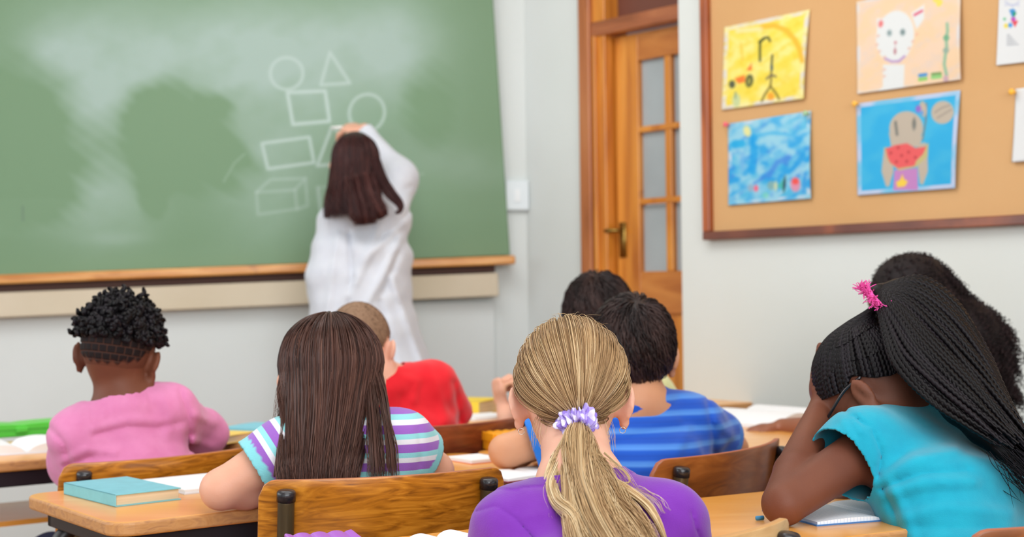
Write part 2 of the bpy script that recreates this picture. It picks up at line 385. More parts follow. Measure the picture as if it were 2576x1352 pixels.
def person(S):
    """S: dict of joints (world) -> root Empty with body, clothes; returns root, Head"""
    H = Head(S['head'], S['hR'], S.get('hs', 1.), S.get('ear', 36)); S.setdefault('fd', np.array([-.59, .81, 0])); fd = nrm(S['fd']); lat = np.array([fd[1], -fd[0], 0])
    root = thing('person', S['label'], 'person', (S['pel'][0], S['pel'][1], 0), S.get('group'))
    B = Sdf(); H.prims(B); k = S.get('k', 1.)
    B.cap(H.W((0, -.022, -.035)), S['nb']+np.array([0, 0, -.01]), S.get('nr', .046)*k, S.get('nr', .046)*k+.004, .022)
    torso(B, S)
    for sd, th in (('L', 1), ('R', -1)):
        arm(B, S['sh'+sd], S['el'+sd], S['wr'+sd], k, r=S.get('ar', (.041, .033, .031, .021)), ek=S.get('ek', .012))
        hd = S.get('hand'+sd, {}); d = hd.get('d', S['wr'+sd]-S['el'+sd]); n = hd.get('n', np.array([0, 0, -1.]))
        hand(B, S['wr'+sd]+nrm(d)*.012, d, n, hd.get('thumb', 1 if sd == 'L' else -1), hd.get('s', .80*k), hd.get('curl', (18, 22, 14)), hd.get('spread', 6), hd.get('tc', .3))
    pel = S['pel']; lr = S.get('legs', 'sit'); Tz = S.get('hipw', .068)*k
    knees = []
    for x in (-1, 1):
        hp = pel+lat*x*Tz
        if lr == 'sit': kn = hp+fd*.33*k+np.array([0, 0, .0]); an = kn+np.array([0, 0, -(kn[2]-.075)])-fd*.02; 
        else: kn = hp+np.array([0, 0, -.40])+fd*.02; an = np.array([hp[0], hp[1], .08])
        ft = an+fd*.12+np.array([0, 0, -.045]); knees.append((hp, kn, an, ft))
        B.cap(hp, kn, .068*k, .046*k, .04); B.cap(kn, an, .046*k, .028*k, .02); B.cap(an+np.array([0, 0, -.04]), ft, .028, .022, .02)
    V, F = B.mesh(S.get('h', .006)); 
    b = mk('body', V, F, mat('skin_'+S['skin'][0], **S['skin'][1]), root)
    for x in (-1, 1):
        E = Sdf(); E.ell(H.W((x*.030, .0775, -.003)), np.array([.0115]*3)*H.s, None, 0); v, f = E.mesh(.003*H.s); lz = ((v-H.c)@H.R)[:, 1]/H.s
        mk('eye', v, f, mat('eye_white', (235, 232, 228), .2, attr='iris', ramp=('CONSTANT', ((0, (238, 234, 230)), (.5, (60, 40, 25))))), root, attrs={'iris': (lz > .0865).astype(float)})
    # trousers
    if S.get('trousers'):
        Q = Sdf(); Q.ecap(pel+np.array([0, 0, .03]), pel-np.array([0, 0, .01]), (.125*k+.006, .10*k), (.125*k+.008, .10*k), lat, .07, .03)
        for hp, kn, an, ft in knees: Q.cap(hp, kn, .076*k, .055*k, .04); Q.cap(kn, an+np.array([0, 0, .03]), .055*k, .045*k, .02)
        zt = pel[2]+.07; v, f = Q.mesh(.010); v, f = cut_mesh(v, f, lambda p: np.maximum(p[:, 2]-zt, .10-p[:, 2]))
        mk('trousers', v, f, mat('cloth_'+S['trousers'][0], S['trousers'][1], .85, .2, bump=.3, bscale=300), root)
    return root, H, B
def shirt(S, root, m, name='shirt', g=.007, sg=.012, sleeve=.5, h=.005, neck=.062, long=False, fold=.002, ff=26, bottom=None, extra=None, stripe=None, band=.012, line=None, cuffg=None, ak=.045, folds=(), armst='LR'):
    k = S.get('k', 1.)
    A = Sdf(); torso(A, S, g)
    arms = []
    for sd in 'LR':
        sh, el, wr = S['sh'+sd], S['el'+sd], S['wr'+sd]; X = Sdf(); ar = S.get('ar', (.041, .033, .031, .021))
        if long:
            X.cap(sh, el, ar[0]*k+sg, ar[1]*k+sg*.9, 0); X.cap(el, wr, ar[1]*k+sg*.9, ar[3]*k+.008, .02)
        else:
            e = sh+(el-sh)*min(1, sleeve+.25); X.cap(sh, e, ar[0]*k+sg, ar[0]*k*.95+(cuffg if cuffg is not None else sg+.004), 0)
        arms.append((X, sh, el, wr))
        for q in X.p: A.p.append((q[0], ak, q[2], q[3], q[4]))
    if extra: extra(A)
    nb = S['nb']; ax = nrm(S['head']-S['nb'])
    l0, l1 = line if line is not None else (nb+(S['shL']-nb)*.45+np.array([0, 0, .012]), nb+(S['shR']-nb)*.45+np.array([0, 0, .012]))
    lu = nrm(l1-l0); ln = nrm(np.cross(lu, nrm(np.array([-lu[1], lu[0], -.12])))); ln = ln if ln[2] > 0 else -ln
    def ndist(p):
        """larger than neck outside the opening; opening = near the neck axis and above the collar plane"""
        q = p-nb; t = q@ax; r = np.linalg.norm(q-t[:, None]*ax, axis=1); h_ = (p-l0)@ln; return -smin(-np.where(t > -.14, r, 9), -(neck-h_), .03)
    def disp(p):
        d = fold*(.55*wav(p*np.array([1, 1, .45]), ff, .6)+.45*wav(p*np.array([.8, 1, 1.3]), ff*2.1, 2.2))
        if folds:
            q = p.astype(np.float64)-CAM; dz = q@Fw; fx = CX+FPX*(q@Rt)/dz; fy = CY-FPX*(q@Up)/dz
            for pts, amp, wd in folds:
                m_ = np.full(len(p), 1e9)
                for (x0, y0), (x1, y1) in zip(pts[:-1], pts[1:]):
                    L_ = (x1-x0)**2+(y1-y0)**2; t_ = np.clip(((fx-x0)*(x1-x0)+(fy-y0)*(y1-y0))/L_, 0, 1); m_ = np.minimum(m_, np.hypot(fx-x0-t_*(x1-x0), fy-y0-t_*(y1-y0)))
                d = d-amp*np.exp(-(m_/wd)**2)
        nd = ndist(p.astype(np.float64)); d = d*np.clip((nd-neck)/.05, .15, 1)
        return (d-.0016*((nd-neck) < band)).astype(np.float32)
    A.disp = disp
    V, F = A.mesh(h)
    zb = S['pel'][2]-.02 if bottom is None else bottom
    T0 = Sdf(); torso(T0, S, g)
    def g_(p):
        o = np.maximum(neck-ndist(p), zb-p[:, 2])
        dt = T0(p)
        for X, sh, el, wr in arms:
            da = X(p); near = da < dt
            if long: pl = (p-el)@nrm(wr-el)-np.linalg.norm(wr-el)+.005
            else: pl = (p-sh)@nrm(el-sh)-np.linalg.norm(el-sh)*sleeve
            o = np.where(near, np.maximum(o, pl), o)
        return o
    V, F = cut_mesh(V, F, g_); V = relax(V, F, 1, .3)
    at = {}
    dt = T0(V); st = V[:, 2].copy(); arml = np.zeros(len(V)); cuff = np.zeros(len(V))
    for ai, (X, sh, el, wr) in enumerate(arms):
        da = X(V); near = da < dt-.004; t = (V-sh)@nrm(el-sh); st = np.where(near, sh[2]+.012-t*.9, st) if 'LR'[ai] in armst else st; arml = np.where(near, 1, arml)
        cuff = np.where(near & (t > np.linalg.norm(el-sh)*sleeve-.018), 1, cuff)
    at['st'] = st*(stripe or 1); at['arm'] = arml; at['cuff'] = cuff; at['collar'] = (ndist(V)-neck < band).astype(float)
    o = mk(name, V, F, m, root, attrs=at); solidify(o, .0025, 1.0)
    return o
def cloth(name, col, col2=None, rough=.85, stripe=None, cuff=None, collar=None, weave=500):
    if name in MATS: return MATS[name]
    m = mat(name, col, rough, .25, noise=None if stripe else (col2 or tuple(int(c*.93) for c in col)), scale=(30, 30, 30), bump=.25, bscale=weave, sheen=.25,
            attr='st' if stripe else None, ramp=stripe)
    nt = m.node_tree; b = nt.nodes['Principled BSDF']
    if stripe:
        rp = [n for n in nt.nodes if n.type == 'VALTORGB'][0]; fr = nt.nodes.new('ShaderNodeMath'); fr.operation = 'FRACT'; sk = rp.inputs[0].links[0].from_socket; nt.links.new(sk, fr.inputs[0]); nt.links.new(fr.outputs[0], rp.inputs[0])
    for at, c in (('cuff', cuff), ('collar', collar)):
        if not c: continue
        l = b.inputs['Base Color'].links; a = nt.nodes.new('ShaderNodeAttribute'); a.attribute_name = at
        x = nt.nodes.new('ShaderNodeMix'); x.data_type = 'RGBA'; src = l[0].from_socket
        nt.links.new(a.outputs['Fac'], x.inputs[0]); nt.links.new(src, x.inputs[6]); x.inputs[7].default_value = lin(c); nt.links.new(x.outputs[2], b.inputs['Base Color'])
    return m
# ---------------------------------------------------------------- hair
def sdir(az, el):
    az = np.radians(az); el = np.radians(el); return np.stack([np.sin(az)*np.cos(el), -np.cos(az)*np.cos(el), np.sin(el)], -1)
HL_AZ = np.array([0, 30, 55, 72, 88, 105, 125, 150, 180.]); HL_EL = np.array([-46, -44, -36, -18, 2, 0, 14, 34, 38.])
def hairline(az, el=None): a = np.abs((np.asarray(az)+180) % 360-180); return np.interp(a, HL_AZ, HL_EL if el is None else el)
def skull(d, off): return SKULL_C+(SKULL_R+np.asarray(off)[..., None])*d
def cap_grid(off=.006, na=72, ne=26, el=None, edge=.0015):
    az = np.arange(na)*360/na; h = hairline(az, el); t = np.linspace(0, 1, ne); E = 90-(90-h)[:, None]*t[None]; A = np.repeat(az[:, None], ne, 1)
    of = edge+(off-edge)*np.clip((1-t)/.18, 0, 1)[None]**.6*np.ones((na, 1)); V = skull(sdir(A, E), of).reshape(-1, 3)
    i = np.arange(na)[:, None]*ne; i2 = ((np.arange(na)+1) % na)[:, None]*ne; j = np.arange(ne-1)[None]
    F = np.stack([i+j, i+j+1, i2+j+1, i2+j], -1).reshape(-1, 4); return V, F
def slerp(a, b, t):
    """a (N,3), b (3,) or (N,3), t (K,) -> (N,K,3)"""
    a = a/np.linalg.norm(a, axis=1, keepdims=True); b = np.broadcast_to(b, a.shape); b = b/np.linalg.norm(b, axis=1, keepdims=True)
    om = np.arccos(np.clip((a*b).sum(1), -.9999, .9999))[:, None, None]; t = t[None, :, None]
    return (np.sin((1-t)*om)*a[:, None]+np.sin(t*om)*b[:, None])/np.sin(om)
def rnd_roots(n, el=None, emin=None, lo=-180, hi=180):
    az = RNG.uniform(lo, hi, n*3); e = np.degrees(np.arcsin(RNG.uniform(-.8, 1, n*3))); ok = e > hairline(az, el)+1
    if emin is not None: ok &= e > emin
    return az[ok][:n], e[ok][:n]
def hairmat(name, cols, rough=.38, spec=.5):
    n = len(cols); m = mat(name, cols[0], rough, spec, attr='rnd', ramp=('LINEAR', [(i/(n-1), c) for i, c in enumerate(cols)]))
    return m
def hair_obj(name, root, m, parts, kind=None):
    """parts: list of (V,F,rnd)"""
    n = 0; Vs, Fs, Rs = [], [], []
    for V, F, r in parts:
        Vs.append(V); Fs.append(np.asarray(F)+n); Rs.append(np.broadcast_to(np.asarray(r, float), (len(V),))); n += len(V)
    return mk(name, np.concatenate(Vs), np.concatenate(Fs), m, root, attrs={'rnd': np.concatenate(Rs)})
def strand_part(paths, r0, r1=None, rnd=None, sides=3):
    N, K = paths.shape[:2]; t = np.linspace(0, 1, K)[None]
    r = np.asarray(r0)*np.ones((N, 1))*(1-.75*np.clip((t-.75)/.25, 0, 1)) if r1 is None else r0+(r1-r0)*t*np.ones((N, 1))
    V, F, sid = tubes(paths, r, sides); rr = RNG.uniform(0, 1, N) if rnd is None else rnd
    return V, F, rr[sid]
def locks(guides, n, rnd=None, wob=.15, r=.0006, npts=24, clump=.5, base=(.2, .9), flat=1.0):
    """guides: list of (control points [(x,y,z,radius)], weight) world; strands fill each lock"""
    paths, rn = [], []
    tot = sum(g[1] for g in guides)
    for pts, wt in guides:
        G = smooth_path(pts, npts); m = max(2, int(n*wt/tot)); a = RNG.uniform(0, 2*np.pi, m); q = np.sqrt(RNG.uniform(0, 1, m))
        T = np.gradient(G[:, :3], axis=0); T /= np.linalg.norm(T, axis=1, keepdims=True); ref = np.array([0, 1., 0]); n1 = np.cross(T, ref); n1 /= np.linalg.norm(n1, axis=1, keepdims=True)+1e-9; n2 = np.cross(T, n1)
        t = np.linspace(0, 1, npts); ph = RNG.uniform(0, 6.28, (m, 1)); fr = RNG.uniform(2, 5, (m, 1))
        w1 = 1+wob*np.sin(fr*t*3+ph); off = (q*np.cos(a))[:, None]*w1; of2 = (q*np.sin(a))[:, None]*flat+wob*.4*np.sin(fr*2.3*t+ph)*.5
        pp = G[None, :, :3]+G[None, :, 3:4]*(off[..., None]*n1[None]+of2[..., None]*n2[None]); paths.append(pp)
        c = RNG.uniform(*base); rn.append(np.clip(c*.5+RNG.uniform(base[0], base[1], m)*.5+.15*np.sin(off[:, npts//2]*7+ph[:, 0]*.3), 0, 1))
    P_ = np.concatenate(paths); return strand_part(P_, r, rnd=np.concatenate(rn))
def short_hair(H, n, whorl=(8, 62), length=.04, lift=.010, el=None, r=.0011, off=.004, emin=None, K=7, curlw=0):
    az, e = rnd_roots(n, el, emin); d0 = sdir(az, e); w0 = sdir(np.array([whorl[0]]), np.array([whorl[1]]))[0]
    tn = d0-w0-(d0@w0)[:, None]*0; tn = d0*(d0@w0)[:, None]-w0; tn /= np.linalg.norm(tn, axis=1, keepdims=True)+1e-6
    sw = np.cross(d0, tn); tn = tn+sw*.35+RNG.normal(0, .22, tn.shape); L = length*RNG.uniform(.6, 1.15, n)
    L = L*np.clip((e-hairline(az, el))/25+.35, .35, 1)
    t = np.linspace(0, 1, K); ang = (L/.09)[:, None]*t[None]; dd = d0[:, None]*np.cos(ang)[..., None]+tn[:, None]*np.sin(ang)[..., None]; dd /= np.linalg.norm(dd, axis=2, keepdims=True)
    of = off+lift*np.sin(np.pi*np.minimum(t*.8, 1))[None]*RNG.uniform(.3, 1.3, (n, 1)); pts = SKULL_C+(SKULL_R+of[..., None])*dd
    cl = .5+.5*np.sin(az*.16+e*.11+2*np.sin(e*.07+az*.03))
    return strand_part(H.W(pts), r, rnd=np.clip(cl*.6+RNG.uniform(0, .4, n), 0, 1))
def braid_part(paths, r, period=.010, sides=8, rnd=None):
    """rope-like braids: figure-eight section that turns along the path"""
    N, K = paths.shape[:2]; seg = np.linalg.norm(np.diff(paths, axis=1), axis=2); s = np.concatenate([np.zeros((N, 1)), np.cumsum(seg, 1)], 1)
    T = np.gradient(paths, axis=1); T /= np.linalg.norm(T, axis=2, keepdims=True)+1e-9; ref = np.array([.31, .77, .55]); n1 = np.cross(T, ref); n1 /= np.linalg.norm(n1, axis=2, keepdims=True); n2 = np.cross(T, n1)
    th = np.arange(sides)*2*np.pi/sides; tw = s/period*np.pi; tap = 1-.6*np.clip((np.linspace(0, 1, K)-.8)/.2, 0, 1)[None]
    rr = r*tap[..., None]*(.62+.42*np.abs(np.cos(th[None, None]-tw[..., None]+RNG.uniform(0, 3, (N, 1, 1)))))
    V = paths[:, :, None]+rr[..., None]*(np.cos(th)[None, None, :, None]*n1[:, :, None]+np.sin(th)[None, None, :, None]*n2[:, :, None])
    i = np.arange(N)[:, None, None]*K*sides; k = np.arange(K-1)[None, :, None]*sides; q = np.arange(sides)[None, None]; q2 = (q+1) % sides
    F = np.stack([i+k+q, i+k+q2, i+k+sides+q2, i+k+sides+q], -1).reshape(-1, 4)
    rn = RNG.uniform(0, 1, N) if rnd is None else rnd
    return V.reshape(-1, 3), F, np.repeat(rn, K*sides)
# ================================================================= the room
def struct(name, V, F, m, **k): o = mk(name, V, F, m, None, smooth=False, **k); o['kind'] = 'structure'; return o
M_wall = mat('wall_paint', (218, 223, 222), .85, .2, noise=(213, 218, 216), scale=(2, 2, 2), bump=.15, bscale=25)
M_wall2 = mat('wall_paint_side', (212, 217, 215), .85, .2, noise=(208, 212, 206), scale=(1.3, 1.3, 1.3), bump=.1, bscale=25)
dnd = nrm([.653, -.757, 0]); nd = np.array([dnd[1], -dnd[0], 0]); qd = P(1600, 720, 5.2)          # door wall
C0 = Pp(1327, 720, qd, nd); C0[2] = 0
fl = nrm([-.978, -.208, 0]); nf = np.array([.208, -.978, 0])                                          # board wall
E0 = P(1716, 720, 4.8); E0[2] = 0; drd = nrm([.615, -.789, 0]); nr = np.array([drd[1], -drd[0], 0])    # cork board wall
def wallbox(a, b, n, z0, z1, t=.12):
    a = np.array(a, float); b = np.array(b, float); c = (a+b)/2-n*t/2; c[2] = (z0+z1)/2
    return box(c, (np.linalg.norm(b-a), t, z1-z0), axes(b-a))
ZC = 3.1
V, F = wallbox(C0+fl*4.2, C0, nf, 0, ZC); struct('wall_front', V, F, M_wall)
V, F = wallbox(E0, E0+drd*4.6, nr, 0, ZC, .15); struct('wall_right', V, F, M_wall2)
uD = lambda px: float((Pp(px, 400, qd, nd)-C0)@dnd)
zD = lambda py: float(Pp(1590, py, qd, nd)[2])
def dbox(u0, u1, z0, z1, v0, v1): return box(C0+dnd*(u0+u1)/2+nd*(v0+v1)/2+np.array([0, 0, (z0+z1)/2]), (u1-u0, v1-v0, z1-z0), np.stack([dnd, -nd if False else np.cross([0, 0, 1], dnd), [0, 0, 1]], 1))
uo, uf, us, ug, um0, um1 = uD(1471), uD(1499), uD(1534), uD(1590), uD(1655), uD(1672)
pw = um0-ug; udr = um1+pw+(ug-us)
V, F = cat_mesh([dbox(0, uo, 0, ZC, -.12, 0), dbox(uo, udr+.35, 2.62, ZC, -.12, 0), dbox(udr+.16, udr+.35, 0, 2.62, -.12, 0)]); struct('wall_door_side', V, F, M_wall)
V, F = box((0, 1.8, -.05), (9, 9.6, .1)); struct('floor', V, F, wood('floor_boards', (120, 78, 45), (150, 100, 60), (172, 120, 76), (2, 14, 2)))
V, F = box((0, 1.8, ZC+.05), (9, 9.6, .1)); struct('ceiling', V, F, mat('ceiling_paint', (240, 240, 236), .9, .1))
cl = C0+fl*4.2
parts = []
for y0, y1, z0, z1 in ((-2.6, 4.9, 0, .9), (-2.6, 4.9, 2.7, ZC), (-2.6, .2, .9, 2.7), (2.0, 2.3, .9, 2.7), (4.2, 4.9, .9, 2.7)):
    parts.append(box((cl[0]-.06+.0, (y0+y1)/2, (z0+z1)/2), (.12, y1-y0, z1-z0)))
V, F = cat_mesh(parts); struct('wall_left', V, F, M_wall)
# dado panel below the board, its right end makes the pale vertical step
ed = float((Pp(1241, 900, C0, nf)-C0)@fl)
V, F = box(C0+fl*(ed+2.1)/1+fl*(0)+nf*.012-fl*0+np.array([0, 0, .50]), (4.2, .024, 1.0), np.stack([fl*-1, np.cross([0, 0, 1], -fl), [0, 0, 1]], 1)); V = V+fl*0
struct('trim_1', V, F, M_wall)
M_base = wood('varnished_skirting', (150, 84, 42), (176, 104, 56), (190, 120, 70), (2, 2, 20))
V, F = box(C0+fl*2.1+nf*.02+np.array([0, 0, .065]), (4.2, .02, .13), np.stack([-fl, np.cross([0, 0, 1], -fl), [0, 0, 1]], 1)); V = V+nf*.014; struct('baseboard_front', V, F, M_base)
V, F = box(E0+drd*2.3+nr*.01+np.array([0, 0, .065]), (4.6, .02, .13), axes(drd)); struct('baseboard_right', V, F, M_base)
# ---- door with its casing
M_pine = wood('varnished_pine', (176, 98, 28), (206, 128, 42), (222, 148, 60), (14, 14, 1.2), .3, .35, 1.0, spot=((120, 55, 25), 7, .68))
M_pine2 = wood('red_pine', (140, 76, 40), (176, 104, 58), (190, 122, 74), (14, 14, 1.2), .35, .25, 1.0, spot=((100, 48, 28), 6, .68))
M_pineh = wood('varnished_pine_rail', (170, 96, 36), (190, 116, 50), (204, 132, 62), (3, 3, 16), .35, .25, 1.0)
zt0, zt1 = zD(76), zD(38)
case = thing('door_frame', '', 'door frame', C0+dnd*uo); case['kind'] = 'structure'; case.name = 'door_1'
for k in ('label', 'category'): del case[k]
V, F = cat_mesh([dbox(uo, uf, 0, 2.62, -.10, .03), dbox(udr+.09, udr+.16, 0, 2.62, -.10, .03)]); bevel(mk('casing', V, F, M_pine2, case, False), .006)
V, F = cat_mesh([dbox(uf, us-.008, 0, 2.55, -.11, .012), dbox(uf+.012, uf+.03, 0, zt0, .0, .028), dbox(udr+.01, udr+.09, 0, 2.55, -.11, .012)]); bevel(mk('jamb', V, F, M_pine, case, False), .004)
V, F = cat_mesh([dbox(uf, udr+.09, zt0, zt1, -.11, .022), dbox(uf, udr+.09, 2.50, 2.62, -.11, .03)]); bevel(mk('transom_rail', V, F, wood('red_rail', (138, 76, 42), (162, 92, 54), (176, 108, 66), (3, 3, 16)), case, False), .006)
V, F = dbox(uf, udr+.09, zt1, 2.50, -.09, -.06); mk('transom_panel', V, F, mat('dark_panel', (112, 66, 52), .5, .4), case, False)
vd0, vd1 = -.075, -.035
rows = [(zD(318), zD(150)), (zD(500), zD(331)), (zD(684), zD(516))]
zb, zt = rows[2][0], rows[0][1]
V, F = cat_mesh([dbox(us, ug, 0.01, zt0-.005, vd0, vd1), dbox(um1+pw, udr, 0.01, zt0-.005, vd0, vd1)]); bevel(mk('stile', V, F, M_pine, case, False), .003)
V, F = cat_mesh([dbox(ug, um1+pw, zt, zt0-.005, vd0, vd1), dbox(ug, um1+pw, zD(790), zb, vd0, vd1), dbox(ug, um1+pw, .01, .2, vd0, vd1)]); bevel(mk('rail', V, F, M_pineh, case, False), .003)
V, F = cat_mesh([dbox(um0, um1, zb, zt, vd0+.004, vd1-.002), dbox(ug, um1+pw, rows[0][0]-.022, rows[0][0], vd0+.004, vd1+.002), dbox(ug, um1+pw, rows[1][0]-.022, rows[1][0], vd0+.004, vd1+.002)]); bevel(mk('glazing_bar', V, F, M_pine, case, False), .004)
V, F = cat_mesh([dbox(ug, um1+pw, .2, zD(790), vd0+.012, vd1-.012)]); mk('lower_panel', V, F, M_pine, case, False)
M_glass = mat('frosted_glass', (170, 178, 182), .25, .5, noise=(158, 166, 170), scale=(4, 4, 4))
for z0, z1 in rows:
    for a, b in ((ug, um0), (um1, um1+pw)): V, F = dbox(a+.001, b-.001, z0+.0, z1, vd0+.012, vd0+.018); mk('pane', V, F, M_glass, case, False)
M_brass = mat('aged_brass', (150, 120, 60), .35, .5, .9)
zh = zD(578); uh = uD(1549)
hV, hF = cat_mesh([dbox(uh-.016, uh+.016, zh-.10, zh+.03, vd1, vd1+.006), tube_solid([C0+dnd*uh+nd*(vd1)+[0, 0, zh], C0+dnd*uh+nd*(vd1+.04)+[0, 0, zh], C0+dnd*(uh-.03)+nd*(vd1+.045)+[0, 0, zh], C0+dnd*(uh-.05)+nd*(vd1+.045)+[0, 0, zh]], .008, 10)])
mk('door_handle', hV, hF, M_brass, case)
# ---- switch box beside the board
a = Pp(1280, 530, C0, nf); b = Pp(1322, 456, C0, nf)
u0, u1 = float((a-C0)@fl), float((b-C0)@fl)
V, F = box(C0+fl*(u0+u1+.01)/2+nf*.014+np.array([0, 0, (a[2]+b[2])/2]), (abs(u0-u1)*1.35, .026, b[2]-a[2]), np.stack([-fl, np.cross([0, 0, 1], -fl), [0, 0, 1]], 1))
t = thing('light_switch', 'white plastic switch box on the wall just right of the green chalkboard', 'light switch', V.mean(0))
bevel(mk('cover', V, F, mat('white_plastic', (222, 230, 234), .4, .4), t, False), .004)
V, F = box(V.mean(0)+nf*.014+fl*.0, (.022, .006, .05), np.stack([-fl, np.cross([0, 0, 1], -fl), [0, 0, 1]], 1)); mk('rocker', V, F, mat('white_rocker', (232, 236, 238), .3), t, False)

# ================================================================= painting on flat things (in photo pixels of the quad's own corners)
class Cv:
    def __init__(s, x, y, base): s.x = x; s.y = y; s.c = np.ones((len(x), 3))*np.array(base, float)
    def over(s, a, rgb): a = np.clip(a, 0, 1)[:, None]; s.c = s.c*(1-a)+np.array(rgb, float)*a
    def ell(s, cx, cy, rx, ry, rgb, ang=0, soft=2.5, al=1, ring=0):
        t = math.radians(ang); dx, dy = s.x-cx, s.y-cy; u = dx*math.cos(t)+dy*math.sin(t); v = -dx*math.sin(t)+dy*math.cos(t)
        d = (np.sqrt((u/rx)**2+(v/ry)**2)-1)*min(rx, ry)
        if ring: d = np.abs(d)-ring
        s.over(al*np.clip(.5-d/soft, 0, 1), rgb)
    def seg(s, p): 
        d = np.full(len(s.x), 1e9)
        for (x0, y0), (x1, y1) in zip(p[:-1], p[1:]):
            L = (x1-x0)**2+(y1-y0)**2+1e-9; t = np.clip(((s.x-x0)*(x1-x0)+(s.y-y0)*(y1-y0))/L, 0, 1); d = np.minimum(d, np.hypot(s.x-x0-t*(x1-x0), s.y-y0-t*(y1-y0)))
        return d
    def line(s, p, w, rgb, soft=2.5, al=1): s.over(al*np.clip(.5-(s.seg(p)-w/2)/soft, 0, 1), rgb)
    def poly(s, p, rgb, soft=2.5, al=1):
        ins = np.zeros(len(s.x), bool); n = len(p)
        for i in range(n):
            (x0, y0), (x1, y1) = p[i], p[(i+1) % n]; c = ((y0 > s.y) != (y1 > s.y)); xi = x0+(s.y-y0)/(y1-y0+1e-12)*(x1-x0); ins ^= c & (s.x < xi)
        d = s.seg(list(p)+[p[0]]); d = np.where(ins, -d, d); s.over(al*np.clip(.5-d/soft, 0, 1), rgb)
    def noise(s, f, rgb, al, ph=0, th=0, fx=1, fy=1):
        p = np.stack([s.x*fx, s.y*fy, 0*s.x], 1); v = wav(p, f, ph, 1.8)*.6+wav(p, f*2.3, ph+2, 1.5)*.4; s.over(al*np.clip((v-th)*1.8, 0, 1), rgb)
    def rgba(s): c = s.c/255.; c = np.where(c <= .04045, c/12.92, ((c+.055)/1.055)**2.4); return np.c_[c, np.ones(len(c))]
def quad_grid(cn, nx, ny):
    """cn: TL,TR,BR,BL photo pixels -> pixel grid"""
    u, v = np.meshgrid(np.linspace(0, 1, nx), np.linspace(0, 1, ny), indexing='ij'); u = u.ravel()[:, None]; v = v.ravel()[:, None]
    tl, tr, br, bl = [np.array(c, float) for c in cn]; q = (1-u)*(1-v)*tl+u*(1-v)*tr+u*v*br+(1-u)*v*bl
    i = np.arange(nx-1)[:, None]*ny; j = np.arange(ny-1)[None]; F = np.stack([i+j, i+ny+j, i+ny+j+1, i+j+1], -1).reshape(-1, 4)[:, ::-1]
    return q[:, 0], q[:, 1], F, u[:, 0], v[:, 0]
def on_plane(x, y, q, n):
    d = Fw[None]*FPX+Rt[None]*(x-CX)[:, None]-Up[None]*(y-CY)[:, None]; t = ((np.array(q)-CAM)@n)/(d@n); return CAM+d*t[:, None]
# ---- chalkboard
bt = thing('chalkboard', 'large green chalkboard with chalk drawn shapes hung behind the teacher', 'chalkboard', on_plane(np.array([500.]), np.array([690.]), C0, nf)[0])
bn = nf
qb = C0+nf*.05
cn = [(-300, -190), (1228, -190), (1283, 642), (-300, 706)]
x, y, F, u, v = quad_grid(cn, 560, 300)
V = on_plane(x, y, qb, nf)
c = Cv(x, y, (114, 146, 113))
gs = lambda cx, cy, sx, sy, a=0: np.exp(-.5*((((x-cx)*math.cos(a)+(y-cy)*math.sin(a))/sx)**2+((-(x-cx)*math.sin(a)+(y-cy)*math.cos(a))/sy)**2))
Hz = .85*gs(230, 260, 110, 150)+.75*gs(480, 120, 260, 90)+.75*gs(760, 150, 200, 110)+.55*gs(1010, 130, 70, 100)+.62*gs(250, 520, 90, 70)+.5*gs(650, 420, 90, 130)+.35*gs(860, 430, 160, 120)+.45*gs(1170, 420, 100, 40, .15)+.3*gs(960, 80, 120, 60)+.3*gs(280, 600, 60, 12)+.35*gs(140, 120, 60, 60)
er = .95*gs(420, 330, 95, 75, -.5)+.75*gs(385, 470, 26, 70)+.8*gs(60, 330, 110, 130)+.6*gs(100, 480, 90, 60)+.6*gs(560, 400, 90, 50, .6)+.35*gs(560, 270, 60, 25, -.6)+.5*gs(1080, 260, 60, 90)
ep = Cv(x, y, (0, 0, 0)); ep.poly([(308, 300), (345, 225), (405, 194), (455, 215), (480, 250), (560, 232), (572, 262), (520, 300), (600, 350), (612, 400), (560, 440), (600, 500), (500, 505), (420, 470), (388, 540), (366, 530), (380, 450), (325, 370)], (255, 255, 255), 60); er = er*1.1+.34*ep.c[:, 0]/255.
p3 = np.stack([x, y*1.0, 0*x], 1)
ang = p3@np.array([[.8, -.6, 0], [.6, .8, 0], [0, 0, 1.]]); st = wav(ang*np.array([.25, 2.2, 1]), .022, .4, .8); fn = wav(p3, .05, 1.2, 2.2)
er = er*(1+.28*st+.22*wav(ang*np.array([.12, 3.5, 1]), .035, 2.4, .5))
Hz = np.clip(Hz*(1+.16*wav(p3, .018, .3, 2)+.07*fn)-1.05*np.clip((er-.22)*1.6, 0, 1)*np.clip(Hz+.35, 0, 1), 0, 1.15)
c.over(.80*Hz, (163, 185, 178)); c.over(.22*np.clip(wav(p3*np.array([.3, 1, 1]), .02, 2), 0, 1)*(y > 500), (135, 165, 140))
c.over(.35*np.clip((x-1040)/200, 0, 1), (112, 138, 106))
W = (186, 205, 200)
def chalk(p, w=7, al=.8): c.line(p, w, W, 6, al*1.0)
c.ell(721, 185, 41, 40, W, 0, 6, .8, ring=3.4); c.ell(923, 284, 44, 47, W, 20, 6, .8, ring=3.4)
chalk([(830, 132), (807, 214), (880, 209), (830, 132)])
chalk([(723, 233), (818, 229), (829, 305), (737, 313), (723, 233)], 8, .95)
chalk([(659, 361), (778, 345), (790, 409), (674, 425), (659, 361)], 7, .9)
chalk([(840, 414), (798, 417), (834, 321), (850, 330)], 7, .85)
for q in ([(645, 484), (742, 478), (747, 526), (649, 540), (645, 484)], [(645, 484), (680, 452), (768, 449), (742, 478)], [(768, 449), (774, 518), (747, 526)]): chalk(q, 6, .42)
chalk([(800, 473), (806, 532)], 7, .6); chalk([(800, 473), (835, 468)], 5, .3)
